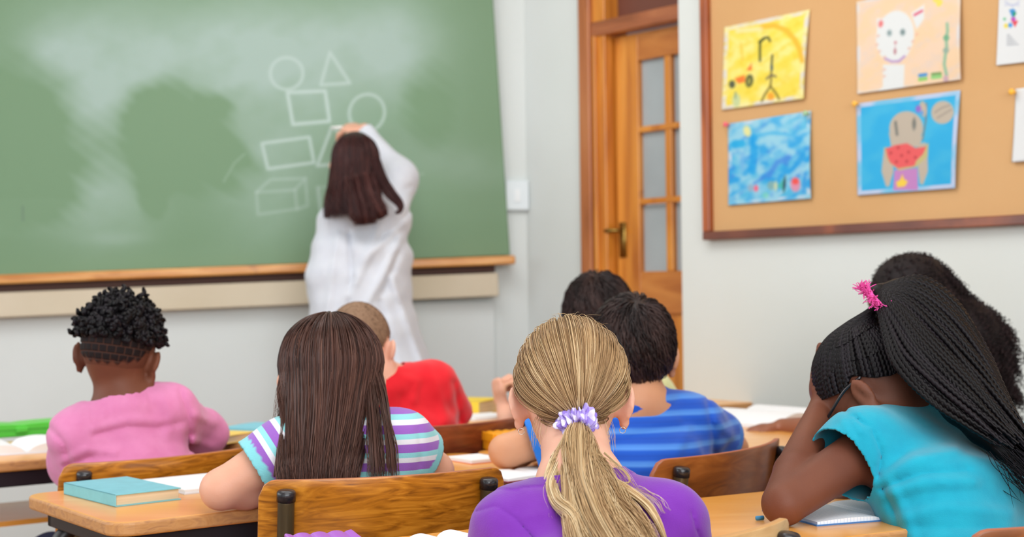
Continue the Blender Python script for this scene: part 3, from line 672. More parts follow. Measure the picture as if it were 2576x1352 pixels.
chalk([(563, 457), (590, 410), (615, 388)], 3, .4); c.line([(57, 520), (58, 555)], 4, (90, 110, 100), 4, .5); chalk([(1040, 440), (1065, 438)], 4, .3)
M_board = mat('chalkboard_green', (114, 146, 113), .55, .35, attrcol='paint', bump=.1, bscale=200)
V2 = V-nf*.018
bo = mk('writing_surface', V, F, M_board, bt, True, cols={'paint': c.rgba()}); solidify(bo, .018, -1)
def beam(pa, pb, q, h0, h1, v0, v1):
    """bar between two pixel points on plane q, heights h0..h1 and projecting v0..v1"""
    A = Pp(*pa, q, nf); B_ = Pp(*pb, q, nf); X = nrm(B_-A); Z = nrm(np.cross(X, -nf)*-1); Z = Z if Z[2] > 0 else -Z
    return box((A+B_)/2+Z*(h0+h1)/2+nf*(v0+v1)/2, (np.linalg.norm(B_-A), h1-h0, v1-v0), np.stack([X, Z, np.cross(X, Z)], 1))
V, F = beam((-300, 704), (1287, 644), qb, -.034, 0, -.02, .075); bevel(mk('chalk_ledge', V, F, wood('ledge_wood', (188, 118, 44), (210, 142, 66), (224, 164, 92), (1.5, 8, 20), spot=((150, 84, 36), 6, .66)), bt, False), .008)
V, F = beam((-300, 704), (1240, 646), qb, -.062, -.035, -.04, .03); mk('ledge_shade_strip', V, F, mat('ledge_shade_tone', (78, 52, 44), .7), bt, False)  # dark strip put in as the shade under the chalk ledge
V, F = beam((-300, 704), (1246, 646), qb, -.155, -.064, -.05, .045); sp = thing('batten', '', 'x', V.mean(0)); sp.name = 'trim_2'; sp['kind'] = 'structure'
del sp['label'], sp['category']
bevel(mk('painted_batten', V, F, mat('cream_paint', (212, 200, 178), .6, .3, noise=(200, 186, 160), scale=(2, 2, 2)), sp, False), .006)
# ---- cork board
qc = E0+nr*.012
kb = thing('corkboard', 'large cork pinboard in a dark wood frame on the right wall', 'pinboard', on_plane(np.array([2200.]), np.array([600.]), E0, nr)[0])
rR = lambda px, py: Pp(px, py, E0, nr)
uR = lambda px, py=400: float((rR(px, py)-E0)@drd)
zb0 = float(rR(1790, 605)[2]); zb1 = float(rR(1800, 583)[2]); ul0 = uR(1781, 300); ul1 = uR(1799, 300)
Rr = np.stack([drd, np.cross([0, 0, 1], drd), [0, 0, 1]], 1)
def rbox(u0, u1, z0, z1, v0, v1): return box(E0+drd*(u0+u1)/2+nr*(v0+v1)/2+np.array([0, 0, (z0+z1)/2]), (u1-u0, v1-v0, z1-z0), Rr)
UE = 3.4
M_cork = mat('cork', (200, 156, 106), .85, .15, noise=(207, 165, 117), scale=(1.6, 1.6, 1.6), bump=.3, bscale=400, detail=6)
V, F = rbox(ul1, UE, zb1, 2.55, .0, .014); mk('cork_panel', V, F, M_cork, kb, False)
M_fr = wood('dark_red_frame', (92, 50, 40), (112, 62, 46), (150, 82, 50), (3, 3, 3), .4)
for q_ in (rbox(ul0, UE+.04, zb0, zb1, 0, .035), rbox(ul0, UE+.04, 2.55, 2.60, 0, .035)): bevel(mk('frame_rail', *q_, M_fr, kb, False), .004)
for q_ in (rbox(ul0, ul1, zb1, 2.55, 0, .035), rbox(UE, UE+.04, zb1, 2.55, 0, .035)): bevel(mk('frame_stile', *q_, wood('frame_wood_lit', (120, 58, 34), (160, 82, 40), (186, 104, 54), (8, 8, 2), .35), kb, False), .004)  # same wood as the rails, with light on the stiles painted in as orange
# ---- drawings
M_paper = mat('drawing_paper', (235, 235, 235), .8, .2, attrcol='paint')
def drawing(label, cat, cn, base, paint, bulge=.006, nx=110, ny=100, off=.018, group=None, margin=None):
    x, y, F, u, v = quad_grid(cn, nx, ny); V = on_plane(x, y, E0+nr*off, nr)+nr[None]*(bulge*(np.sin(v*2.6)*u**2+.4*v*v)*1.5)[:, None]
    c = Cv(x, y, base)
    if margin:
        mu, mv, mc = margin; c.over(((u > mu) & (u < 1-mu) & (v > mv) & (v < 1-mv)).astype(float), mc)
    paint(c, u, v)
    o = mk('drawing', V, F, M_paper, None, True, cols={'paint': c.rgba()*np.array([.86, .86, .86, 1])}, origin=V.mean(0)); solidify(o, .0006, -1); tag(o, label, cat); return o
def tx(ox, oy, s): return lambda *p: [(ox+a/s, oy+b/s) for a, b in p]
def paint_y(c, u, v):
    f = tx(1780, 0, 4.506); c.noise(.05, (250, 236, 150), .8, .5, -.2); c.noise(.09, (236, 206, 60), .5, 2)
    c.line(f((620, 305), (760, 290), (900, 345), (1000, 450), (1060, 560), (1095, 690)), 13, (240, 188, 62), 5, .9)
    c.line(f((600, 690), (597, 560), (600, 470), (650, 430), (690, 425), (712, 465)), 6, (84, 92, 52), 4); c.line(f((590, 480), (640, 440)), 6, (84, 92, 52), 4)
    c.line(f((742, 630), (735, 760)), 5, (70, 80, 60), 4); c.line(f((735, 760), (732, 900), (725, 980), (660, 1070), (625, 1150)), 5, (128, 116, 56), 4); c.line(f((725, 980), (790, 1060), (825, 1125)), 5, (128, 116, 56), 4)
    c.line(f((680, 895), (735, 850), (785, 870)), 5, (120, 110, 90), 4); c.ell(*f((740, 770))[0], 3, 8, (70, 100, 110)); c.ell(*f((728, 1095))[0], 9, 10, (246, 170, 60), 0, 5)
    c.poly(f((310, 890), (425, 850), (435, 930), (350, 950)), (244, 130, 60), 5); c.poly(f((445, 800), (505, 715), (505, 800)), (244, 122, 60), 4)
    c.ell(*f((282, 958))[0], 8, 10, (92, 98, 76), 0, 4); c.ell(*f((480, 918))[0], 10, 16, (84, 92, 60), 8, 4); c.ell(*f((478, 922))[0], 5, 9, (160, 158, 80), 8, 4)
    c.ell(*f((335, 1140))[0], 10, 17, (200, 214, 160), 0, 5); c.line(f((322, 1050), (322, 1110)), 4, (140, 160, 130), 4); c.line(f((380, 500), (400, 680)), 4, (244, 190, 70), 5, .7)
    c.line(f((340, 350), (600, 330)), 12, (240, 232, 190), 8, .7)
drawing('yellow child drawing with a curved orange road pinned top left on the cork board', 'drawing', [(1822, 69), (2037, 24), (2026, 249), (1817, 277)], (226, 220, 208), paint_y, margin=(.055, .05, (243, 222, 90)))
def paint_cat(c, u, v):
    f = tx(2130, 0, 5.41); c.noise(.03, (240, 208, 170), .9, .4, -.4); c.noise(.06, (226, 208, 196), .6, 2.1); Wt = (226, 230, 230)
    c.poly(f((400, 1290), (500, 1180), (500, 880), (800, 880), (790, 1160), (760, 1290)), Wt, 5); c.ell(*f((665, 500))[0], 48, 66, Wt, 8, 5); c.poly(f((410, 250), (420, 430), (600, 260)), Wt, 5); c.poly(f((1060, 60), (880, 180), (960, 400), (1060, 260)), Wt, 6)
    c.ell(*f((465, 325))[0], 6, 9, (230, 130, 130), 10, 4); c.line(f((930, 205), (1030, 150)), 6, (220, 90, 120), 4)
    c.ell(*f((585, 450))[0], 7, 9, (172, 188, 190), 0, 4); c.ell(*f((768, 440))[0], 7, 9, (150, 168, 170), 0, 4); c.ell(*f((585, 450))[0], 3, 4, (120, 140, 140)); c.ell(*f((768, 440))[0], 3, 4, (110, 130, 130))
    c.ell(*f((670, 580))[0], 4, 4, (206, 150, 160)); c.ell(*f((665, 700))[0], 4, 8, (190, 140, 150)); c.line(f((670, 600), (665, 680)), 2, (200, 160, 165), 3, .7)
    c.line(f((530, 800), (620, 840), (720, 835), (795, 770)), 6, (184, 152, 198), 4)
    for a, b in ((430, 490), (415, 610), (450, 700), (520, 780), (965, 470), (910, 565), (860, 660), (520, 950), (520, 1040)): c.ell(*f((a, b))[0], 4, 3, (226, 170, 150), -30, 4, .7)
    c.line(f((1385, 330), (1395, 430), (1375, 520), (1385, 640), (1365, 760), (1350, 880), (1380, 1020)), 8, (150, 190, 160), 4); c.ell(*f((1378, 520))[0], 8, 8, (120, 176, 140), 0, 4); c.ell(*f((1375, 690))[0], 8, 7, (150, 176, 160), 0, 4)
    for cc, cy in (((80, 150, 210), 1030), ((140, 204, 110), 1085)): c.line(f((1010, cy), (1095, cy-12)), 9, cc, 3)
    c.line(f((1185, 1015), (1295, 1005)), 8, (120, 160, 100), 3); c.line(f((1185, 1058), (1295, 1045)), 9, (146, 208, 130), 3); c.line(f((1210, 0), (1280, 30), (1260, 60)), 12, (238, 220, 100), 5); c.ell(*f((1370, 1075))[0], 7, 9, (200, 170, 180), 0, 4)
drawing('peach drawing of a white cat pinned at the top middle of the cork board', 'drawing', [(2154, 4), (2418, -42), (2421, 201), (2158, 237)], (222, 218, 216), paint_cat, margin=(.03, .03, (238, 210, 184)))
def paint_b(c, u, v):
    f = tx(1800, 260, 4.83); c.noise(.045, (150, 208, 232), 1., .4, -.5, 1, 1); c.noise(.05, (40, 160, 230), .9, 2.6, -.1); c.noise(.06, (70, 140, 224), .8, 4.4, .25)
    c.over(.6*np.clip(.55-v, 0, 1), (160, 214, 232))
    A = lambda p, w, col, al=.8: c.line(f(*p), w, col, 8, al)
    A([(470, 420), (470, 620), (450, 820)], 20, (30, 160, 232)); A([(230, 500), (320, 490)], 20, (28, 170, 232)); A([(520, 480), (640, 400), (850, 430)], 14, (160, 214, 232), .7); A([(660, 880), (760, 720), (900, 660)], 14, (70, 140, 226)); A([(960, 800), (1080, 640)], 16, (40, 156, 228)); A([(520, 390), (700, 360), (880, 380)], 7, (70, 180, 232)); A([(1090, 1080), (1110, 860)], 8, (60, 150, 228))
    A([(960, 880), (1090, 740)], 12, (160, 208, 234), .7); A([(330, 620), (330, 780)], 12, (120, 180, 232), .6)
    c.ell(*f((385, 340))[0], 9, 14, (228, 228, 160), -15, 5); c.ell(*f((500, 1035))[0], 6, 8, (238, 112, 140), 0, 4); c.ell(*f((435, 1030))[0], 7, 9, (150, 176, 200), 0, 5)
    c.ell(*f((690, 1000))[0], 10, 11, (130, 176, 180), 0, 5); c.ell(*f((745, 1005))[0], 5, 12, (200, 214, 180), 0, 5); c.poly(f((760, 1010), (850, 910), (860, 1070)), (80, 186, 180), 5); c.ell(*f((852, 985))[0], 3.5, 18, (52, 80, 90), 5, 4)
    c.ell(*f((990, 990))[0], 13, 18, (220, 150, 176), 0, 6); c.ell(*f((990, 950))[0], 9, 8, (240, 90, 86), 0, 5); c.ell(*f((620, 1120))[0], 8, 7, (130, 214, 190), 0, 6, .7)
drawing('blue painted drawing with small red and yellow spots pinned bottom left on the cork board', 'drawing', [(1831, 312), (2040, 279), (2044, 500), (1834, 517)], (206, 216, 232), paint_b, margin=(.045, .045, (88, 186, 228)))
def paint_g(c, u, v):
    f = tx(2130, 210, 4.507); c.noise(.03, (80, 188, 228), .6, .7, -.2); Bg = (192, 180, 164)
    c.line(f((905, 230), (905, 420), (870, 640)), 4, (120, 130, 130), 4); c.ell(*f((870, 290))[0], 9, 20, Bg, -10, 4); c.ell(*f((815, 290))[0], 7, 9, (150, 110, 200), 0, 5); c.ell(*f((855, 335))[0], 5, 6, (110, 160, 216), 0, 4)
    c.ell(*f((680, 510))[0], 43, 43, Bg, 0, 4); c.poly(f((480, 560), (510, 720), (840, 720), (870, 600)), Bg, 4)
    c.line(f((555, 440), (575, 580)), 7, (124, 126, 120), 4); c.ell(*f((770, 460))[0], 5, 15, (124, 126, 120), 0, 4)
    c.poly(f((430, 730), (410, 900), (400, 1000), (455, 1170), (490, 1170), (540, 1000), (520, 850)), Bg, 4); c.poly(f((800, 850), (930, 680), (935, 1000), (880, 1150), (845, 1140), (820, 960)), Bg, 4); c.poly(f((760, 700), (900, 670), (920, 700), (860, 740)), Bg, 4)
    c.poly(f((548, 985), (815, 960), (822, 1210), (536, 1215)), (196, 136, 196), 3); c.poly(f((430, 730), (470, 880), (600, 990), (800, 950), (930, 830), (940, 680), (880, 730)), (196, 186, 130), 4)
    c.poly(f((445, 740), (560, 700), (690, 680), (790, 735), (915, 720), (880, 800), (800, 880), (780, 935), (590, 965), (500, 900), (470, 840)), (232, 100, 102), 4)
    for a, b in ((590, 730), (505, 790), (710, 780), (630, 820), (790, 840), (690, 885), (570, 890)): c.ell(*f((a, b))[0], 4, 4, (176, 66, 70), 0, 4, .7)
    c.poly(f((640, 1030), (660, 1085), (705, 1115), (670, 1170), (585, 1180), (570, 1120), (615, 1095)), (244, 208, 80), 4)
    c.ell(*f((1095, 330))[0], 29, 29, Bg, -20, 4); c.line(f((1010, 330), (1080, 280), (1170, 250)), 5, (166, 158, 146), 5); c.line(f((1040, 390), (1110, 350), (1190, 300)), 5, (166, 158, 146), 5)
drawing('bright blue drawing of a figure holding a red watermelon slice on the cork board', 'drawing', [(2154, 261), (2416, 227), (2407, 474), (2159, 492)], (188, 204, 232), paint_g, margin=(.045, .05, (56, 176, 228)))
def paint_w1(c, u, v):
    f = tx(2440, 0, 3.22)
    for k in range(3): c.line(f((285, 5+k*20), (345, 55-k*10), (400, 10+k*18)), 3, (190, 196, 220), 4, .7)
    c.poly(f((318, 80), (355, 70), (375, 90), (345, 145)), (74, 150, 214), 3); c.poly(f((350, 95), (382, 105), (355, 150)), (40, 150, 110), 3); c.poly(f((335, 165), (395, 170), (370, 222)), (226, 84, 96), 3); c.ell(*f((355, 155))[0], 6, 5, (190, 80, 190), 0, 4)
    c.ell(*f((295, 210))[0], 6, 6, (238, 220, 100), 0, 3); c.ell(*f((282, 155))[0], 4, 4, (130, 200, 160), 0, 3); c.ell(*f((330, 205))[0], 6, 6, (90, 160, 226), 0, 3)
    for k in range(5): c.line(f((305, 285+k*20), (325+k*18, 285+k*20-k)), 3, (150, 156, 166), 3, .7)
drawing('white printed sheet with a small colourful picture at the top right edge', 'poster', [(2515, -60), (2640, -86), (2642, 150), (2508, 165)], (228, 231, 232), paint_w1, nx=80, ny=110)
drawing('blank white sheet pinned lower on the far right of the cork board', 'paper', [(2555, 224), (2690, 205), (2690, 398), (2549, 409)], (228, 231, 232), lambda c, u, v: None, nx=30, ny=30, bulge=.012)
def pin(px, py, col, label):
    c = Pp(px, py, E0+nr*.022, nr); B = Sdf(); B.cap(c, c+nr*.010, .0045, .0045, 0); B.ell(c+nr*.014, (.0085, .0085, .005), np.stack([drd, [0, 0, 1], nr], 1), .002)
    V, F = B.mesh(.0012); o = mk('push_pin', V, F, mat('pin_'+label.split()[0], col, .3, .5), None, origin=c); tag(o, label, 'push pin')
pin(2157, 262, (240, 178, 60), 'yellow push pin at the corner of the blue watermelon drawing')
pin(2552, 232, (244, 180, 50), 'orange push pin holding the blank white sheet')
pin(1832, 314, (230, 90, 110), 'red push pin at the corner of the blue spotted drawing')
pin(2033, 286, (150, 190, 150), 'green push pin at the right corner of the blue spotted drawing')

# ================================================================= furniture
ZD = .68
M_top = wood('desk_top_wood', (224, 150, 58), (236, 166, 76), (244, 186, 106), (1.2, 5, 5), .32, .35, 1.2)
M_edge = wood('desk_edge_wood', (190, 132, 76), (204, 148, 90), (178, 124, 78), (24, 24, 60), .5, .1)
M_steel = mat('black_enamel', (34, 30, 32), .35, .5)
M_fork = mat('bronze_tube', (96, 84, 58), .38, .5, .55, noise=(80, 70, 52), scale=(60, 60, 8)); M_cap = mat('black_plastic_cap', (32, 32, 38), .25, .6)
def desk(label, A, l, d, L, D, kind=0, group=None, z=ZD):
    """A = near left corner (xy), l lateral, d away direction"""
    A = np.array([A[0], A[1], 0.]); t = thing('school_desk', label, 'desk', A+l*L/2+d*D/2, group); R = np.stack([l, d, [0, 0, 1]], 1); c = A+l*L/2+d*D/2
    V, F = slab(rrect(L, D, .045, 8), z-.024, z, R, c); o = mk('desk_top', V, F, None, t, False, mats=[M_top, M_edge], midx=[0, 0]+[1]*(len(F)-2)); bevel(o, .005, 3, .9)
    parts = []
    for a, b in (((-L/2+.05, -D/2+.03), (L/2-.05, -D/2+.03)), ((-L/2+.05, D/2-.03), (L/2-.05, D/2-.03)), ((-L/2+.05, -D/2+.03), (-L/2+.05, D/2-.03)), ((L/2-.05, -D/2+.03), (L/2-.05, D/2-.03))):
        pa, pb = R@np.array([*a, z-.043])+c, R@np.array([*b, z-.043])+c; parts.append(box((pa+pb)/2, (np.linalg.norm(pb-pa)+.02, .02, .036), axes(pb-pa)))
    V, F = cat_mesh(parts); bevel(mk('frame', V, F, M_steel, t, False), .003)
    for sx in (-1, 1):
        for sy in (-1, 1):
            p = [(sx*(L/2-.22), sy*(D/2-.06), z-.038), (sx*(L/2-.12), sy*(D/2-.06), z-.042), (sx*(L/2-.065), sy*(D/2-.055), z-.07), (sx*(L/2-.045), sy*(D/2-.05), z-.13), (sx*(L/2-.042), sy*(D/2-.04), .3), (sx*(L/2-.04), sy*(D/2-.03), .015)]
            V, F = tube_solid([R@np.array(q)+c for q in p], .016, 14, 36); mk('leg', V, F, M_steel, t)
    V, F = box(c+np.array([0, 0, z-.15]), (L-.16, D-.14, .012), R); mk('book_shelf', V, F, M_top, t, False)
    return t
def chair(label, pl, pr, col='y', ztop=.74, h=.20, group=None, wmax=.47):
    """pl, pr: world xy of the upper corners of the backrest as the sitter's back sees them from behind (left, right)"""
    pl = np.array(pl, float); pr = np.array(pr, float); X = pr-pl; X[2] = 0; W = min(np.linalg.norm(X), wmax); X = nrm(X); c = (pl+pr)/2; c[2] = 0
    n = np.array([X[1], -X[0], 0])      # towards the viewer behind the chair
    f = -n; t = thing('school_chair', label, 'chair', c+f*.16, group)
    M = {'y': wood('chair_ply_yellow', (132, 76, 12), (178, 110, 24), (208, 138, 42), (8, 8, 46), .3, .45, 3.2, spot=((120, 60, 18), 14, .70)),
         'r': wood('chair_ply_red', (98, 44, 24), (122, 58, 32), (140, 72, 40), (9, 9, 34), .35, .4, 1.5),
         'o': wood('chair_ply_brown', (122, 66, 26), (146, 82, 32), (164, 98, 44), (9, 9, 34), .35, .4, 1.5),
         'p': wood('chair_ply_pale', (188, 146, 92), (206, 166, 112), (220, 184, 130), (9, 9, 34), .5, .1, 1.5)}[col]
    Me = mat('ply_edge_'+col, {'y': (196, 124, 92), 'r': (150, 84, 60), 'o': (170, 92, 70), 'p': (204, 162, 104)}[col], .5, .3, noise=(170, 110, 74), scale=(3, 3, 300))
    a0 = math.radians(26); Rr_ = W/2/math.sin(a0); nu, nv = 48, 14; r = .028
    us = np.linspace(-1, 1, nu); V = []; grid = {}
    for side in (0, 1):
        for i, uu in enumerate(us):
            a = a0*uu; s = uu*Rr_*a0; edge = Rr_*a0-abs(s); cut = r-math.sqrt(max(0, r*r-(r-min(edge, r))**2)) if edge < r else 0
            for j in range(nv):
                z = (ztop-cut)*(j/(nv-1))+(ztop-h+cut)*(1-j/(nv-1)); lean = (z-(ztop-h))*.16
                rad = Rr_-(0 if side == 0 else .011); q = c+X*math.sin(a)*rad+n*((math.cos(a)*rad-Rr_*math.cos(a0))+lean-.0)
                V.append([q[0], q[1], z]); 
    N = nu*nv; F = []; mi = []
    for i in range(nu-1):
        for j in range(nv-1):
            F.append([i*nv+j, (i+1)*nv+j, (i+1)*nv+j+1, i*nv+j+1]); mi.append(0); F.append([N+i*nv+j+1, N+(i+1)*nv+j+1, N+(i+1)*nv+j, N+i*nv+j]); mi.append(0)
        F.append([i*nv+nv-1, (i+1)*nv+nv-1, N+(i+1)*nv+nv-1, N+i*nv+nv-1]); mi.append(1); F.append([i*nv, N+i*nv, N+(i+1)*nv, (i+1)*nv]); mi.append(1)
    for j in range(nv-1):
        F.append([j+1, N+j+1, N+j, j]); b = (nu-1)*nv; F.append([b+j, N+b+j, N+b+j+1, b+j+1]); mi += [1, 1]
    bevel(mk('backrest', V, F, None, t, True, mats=[M, Me], midx=mi), .0025, 2, .8)
    out = Rr_*(1-math.cos(a0))
    zs = .40
    V, F = slab(rrect(W*.92, .36, .05), zs-.012, zs, np.stack([X, f, [0, 0, 1]], 1), c+f*.215); bevel(mk('seat', V, F, None, t, False, mats=[M, Me], midx=[0, 0]+[1]*(len(F)-2)), .004)
    for sx in (-1, 1):
        a = a0*.78*sx; s3 = X*math.sin(a)*(Rr_+.0125)+n*((math.cos(a)*(Rr_+.0125)-Rr_*math.cos(a0)))
        zt = ztop-.026; pb = c+s3; top = pb+n*((zt-(ztop-h))*.16+.0)+np.array([0, 0, zt]); low = pb+np.array([0, 0, ztop-h-.01]); 
        V, F = tube_solid([c+X*sx*W*.45+n*.10+np.array([0, 0, .01]), c+X*sx*W*.44+n*.02+np.array([0, 0, zs-.03]), low, (low+top)/2, top], .0135, 14, 40); lg = mk('rear_leg', V, F, M_fork, t)
        ax = nrm(top-low); V, F = tube_solid([top-ax*.006, top+ax*.008, top+ax*.0105, top+ax*.012], [.0150, .0150, .013, .007], 18); mk('end_cap', V, F, M_cap, lg)
        V, F = tube_solid([c+X*sx*W*.44+f*.40+np.array([0, 0, .01]), c+X*sx*W*.42+f*.37+np.array([0, 0, zs-.03])], .012, 12); mk('front_leg', V, F, M_fork, t)
        V, F = tube_solid([c+X*sx*W*.43+n*.02+np.array([0, 0, zs-.025]), c+X*sx*W*.42+f*.37+np.array([0, 0, zs-.025])], .011, 12); mk('seat_rail', V, F, M_fork, t)
    return t
def desk_px(label, a, b, L, D, s0=0, **k):
    """near edge through photo pixels a and b at desk height"""
    A = Pz(*a, ZD); B_ = Pz(*b, ZD); l = nrm((B_-A)*[1, 1, 0]); d = np.array([-l[1], l[0], 0]); return desk(label, A+l*s0, l, d, L, D, **k), A, l, d
_, A, lB, dB = desk_px('worn pale wooden desk with a closed turquoise book on its corner', (285, 1320), (1325, 1203), 1.00, .45)
A2 = A+lB*1.02; desk('wooden desk at which the curly haired girl rests her arm', A2, lB, dB, 1.15, .45)
_, Cc, lC, dC = desk_px('wooden desk at the left wall with a green pencil box on it', (0, 1163), (630, 1113), .85, .44, s0=-.30)
C2 = Cc+lC*.57; desk('wooden desk in front of the child in the red shirt', C2, lC, dC, .95, .47); desk('wooden desk in front of the child in the pale yellow shirt', C2+lC*.97, lC, dC, .95, .47)
F1, F2 = Pz(994, 1351, ZD), Pz(1198, 1329, ZD); lA = nrm((F2-F1)*[1, 1, 0]); dA = np.array([-lA[1], lA[0], 0])
desk('wooden desk under the purple pencil box in the foreground', F1-lA*.42-dA*.34, lA, dA, .78, .34)
G1, G2 = Pz(1743, 1254, ZD), Pz(1912, 1237, ZD); lG = nrm((G2-G1)*[1, 1, 0]); dG = np.array([-lG[1], lG[0], 0])
desk('pale wooden desk under the elbow of the girl in turquoise', G1-lG*.22-dG*.44, lG, dG, 1.3, .44)
# chairs
ch = lambda lab, a, b, z, **k: chair(lab, Pz(*a, z), Pz(*b, z), ztop=z, **k)
ch('yellow brown plywood chair behind the girl in the striped shirt', (641, 1203), (1256, 1168), .755, h=.19)
ch('yellow brown plywood chair behind the child in the pink top', (130, 1165), (604, 1122), .722, h=.22)
ch('brown plywood chair behind the boy in the blue shirt', (1602, 1158), (1941, 1096), .745, col='o', h=.17)
ch('dark red plywood chair behind the child in the red shirt', (1000, 1076), (1312, 1040), .743, col='r')
ch('plywood chair of the child in the pale yellow shirt, only a corner showing', (1420, 1035), (1782, 985), .75, col='o')
ch('plywood chair behind the curly haired girl by the cork board', (2200, 1062), (2536, 1022), .765, col='o')
cA = Pz(1943, 1290, .75); e = nrm([math.cos(math.radians(40)), math.sin(math.radians(40)), 0])
chair('pale worn plywood chair at the bottom edge beside the blonde girl', cA-e*.42, cA, col='p', ztop=.75, h=.2)
cB = Pz(2386, 1331, .75); e = nrm([.84, .54, 0]); chair('brown plywood chair behind the girl in turquoise, at the bottom right corner', cB, cB+e*.42, col='o', ztop=.752)

# ================================================================= things on the desks
M_pages = mat('page_block', (226, 208, 176), .8, .2, noise=(206, 186, 150), scale=(3, 3, 500), detail=2)
def book(label, near, left, right, t, col, z=ZD, cat='book', spine='left', pages=M_pages):
    """pixel corners of its base: near, left and right"""
    n0, l0, r0 = Pz(*near, z), Pz(*left, z), Pz(*right, z); u = r0-n0; W = np.linalg.norm(u); u = u/W; v = np.cross([0, 0, 1], u); D = abs(float((l0-n0)@v)); c = n0+u*W/2+v*D/2; R = np.stack([u, v, [0, 0, 1]], 1)
    th = thing('book', label, cat, c); m = mat('cover_'+label.split()[0]+'_'+str(col[0]), col, .55, .3, noise=tuple(int(q*.95) for q in col), scale=(40, 40, 40), bump=.2, bscale=300)
    ps = [box(R@np.array([0, 0, .001])+c, (W, D, .002), R), box(R@np.array([0, 0, t-.001])+c, (W, D, .002), R)]
    ps.append(box(R@np.array([-W/2+.001, 0, t/2])+c, (.002, D, t), R)) if spine == 'left' else ps.append(box(R@np.array([0, D/2-.001, t/2])+c, (W, .002, t), R))
    V, F = cat_mesh(ps); bevel(mk('cover', V, F, m, th, False), .0008, 2)
    V, F = box(R@np.array([0, 0, t/2])+c, (W-.007, D-.007, t-.0045), R); mk('page_block', V, F, pages, th, False); return th
book('turquoise hardback book lying closed on the corner of the worn desk', (290, 1277), (200, 1240), (456, 1258), .0215, (128, 200, 212))
book('pale blue book on the desk behind the striped shirt girl\'s shoulder', (700, 1108), (634, 1086), (800, 1092), .024, (134, 204, 222))
book('thin yellow book on the desk beside the pink sleeve', (560, 1120), (500, 1100), (645, 1106), .020, (248, 212, 110))
book('yellow book on the far desk right of the red shirt', (1205, 1046), (1150, 1026), (1262, 1034), .040, (246, 214, 70))
M_white = mat('white_page', (238, 240, 242), .8, .2); M_lines = None
def sheet(label, cat, cpx, z, W, D, yaw, t=.006, arch=.012, name='notebook', edge=(225, 225, 228), grid=False, cover=None, open_=True):
    c = Pz(*cpx, z); u = np.array([math.cos(math.radians(yaw)), math.sin(math.radians(yaw)), 0]); v = np.array([-u[1], u[0], 0])
    th = thing(name, label, cat, c); nx = 41; x = np.linspace(-1, 1, nx); prof = t+arch*np.abs(np.sin(np.pi*np.abs(x)**.8))*(1 if open_ else 0)
    if open_: prof = prof*np.clip(.35+np.abs(x)*6, 0, 1)
    V = []
    for s, zz in ((0, None), (1, 0)):
        for i in range(nx):
            for q in (-.5, .5): p = c+u*x[i]*W/2+v*q*D; V.append([p[0], p[1], z+.0022+(prof[i] if s == 0 else 0)])
    F = []
    for i in range(nx-1):
        a = i*2; F.append([a, a+2, a+3, a+1]); b = nx*2+a; F.append([b, b+1, b+3, b+2]); F.append([a, b, b+2, a+2]); F.append([a+1, a+3, b+3, b+1])
    F += [[0, 1, nx*2+1, nx*2], [nx*2-2, nx*4-2, nx*4-1, nx*2-1]]
    m = M_white
    if grid:
        m = bpy.data.materials.new('squared_page'); m.use_nodes = True; nt = m.node_tree; bs = nt.nodes['Principled BSDF']; bs.inputs['Roughness'].default_value = .8
        tc = nt.nodes.new('ShaderNodeTexCoord'); mp = nt.nodes.new('ShaderNodeMapping'); mp.inputs['Rotation'].default_value = (0, 0, -math.radians(yaw)); br = nt.nodes.new('ShaderNodeTexBrick')
        br.offset = 0; br.inputs['Scale'].default_value = 1; br.inputs['Brick Width'].default_value = .006; br.inputs['Row Height'].default_value = .006; br.inputs['Mortar Size'].default_value = .0004; br.inputs['Color1'].default_value = br.inputs['Color2'].default_value = lin((232, 236, 240)); br.inputs['Mortar'].default_value = lin((190, 205, 225))
        nt.links.new(tc.outputs['Object'], mp.inputs[0]); nt.links.new(mp.outputs[0], br.inputs[0]); nt.links.new(br.outputs[0], bs.inputs[0])
    mk('pages', V, F, m, th, False)
    V, F = box(c+np.array([0, 0, .0011]), (W+.006, D+.006, .0022), np.stack([u, v, [0, 0, 1]], 1)); mk('cover', V, F, mat('ncover_%d_%d' % (cover or (220, 220, 225))[:2], cover or (220, 220, 225), .5), th, False); return th
sheet('white exercise book between the turquoise book and the bare elbow', 'notebook', (500, 1222), ZD, .15, .20, 38, arch=.0, open_=False)
sheet('large open white book on the desk below the green pencil box', 'open book', (45, 1133), ZD, .30, .21, 30, arch=.016)
sheet('small white notebook lying alone on the desk right of the striped shirt', 'notebook', (1195, 1160), ZD, .085, .10, 36, arch=0, open_=False, cover=(226, 150, 120))
sheet('open notebook under the blue shirt boy\'s forearm', 'notebook', (1335, 1196), ZD, .20, .12, 36, t=.004, arch=.002, cover=(150, 60, 80))
sheet('small white notebook by the yellow book on the far desk', 'notebook', (1215, 1052), ZD, .14, .12, 36, arch=0, open_=False)
sheet('big open white book beneath the curly haired girl\'s hand', 'open book', (1955, 1062), ZD, .34, .26, 40, arch=.028)
sheet('squared notebook with a blue edge under the turquoise shirt', 'notebook', (2150, 1293), ZD, .24, .16, 20, t=.004, arch=.003, grid=True, cover=(70, 120, 180))
sheet('open white book on the foreground desk beside the purple sleeve', 'open book', (1150, 1392), ZD, .12, .12, 36, t=.008, arch=.012)
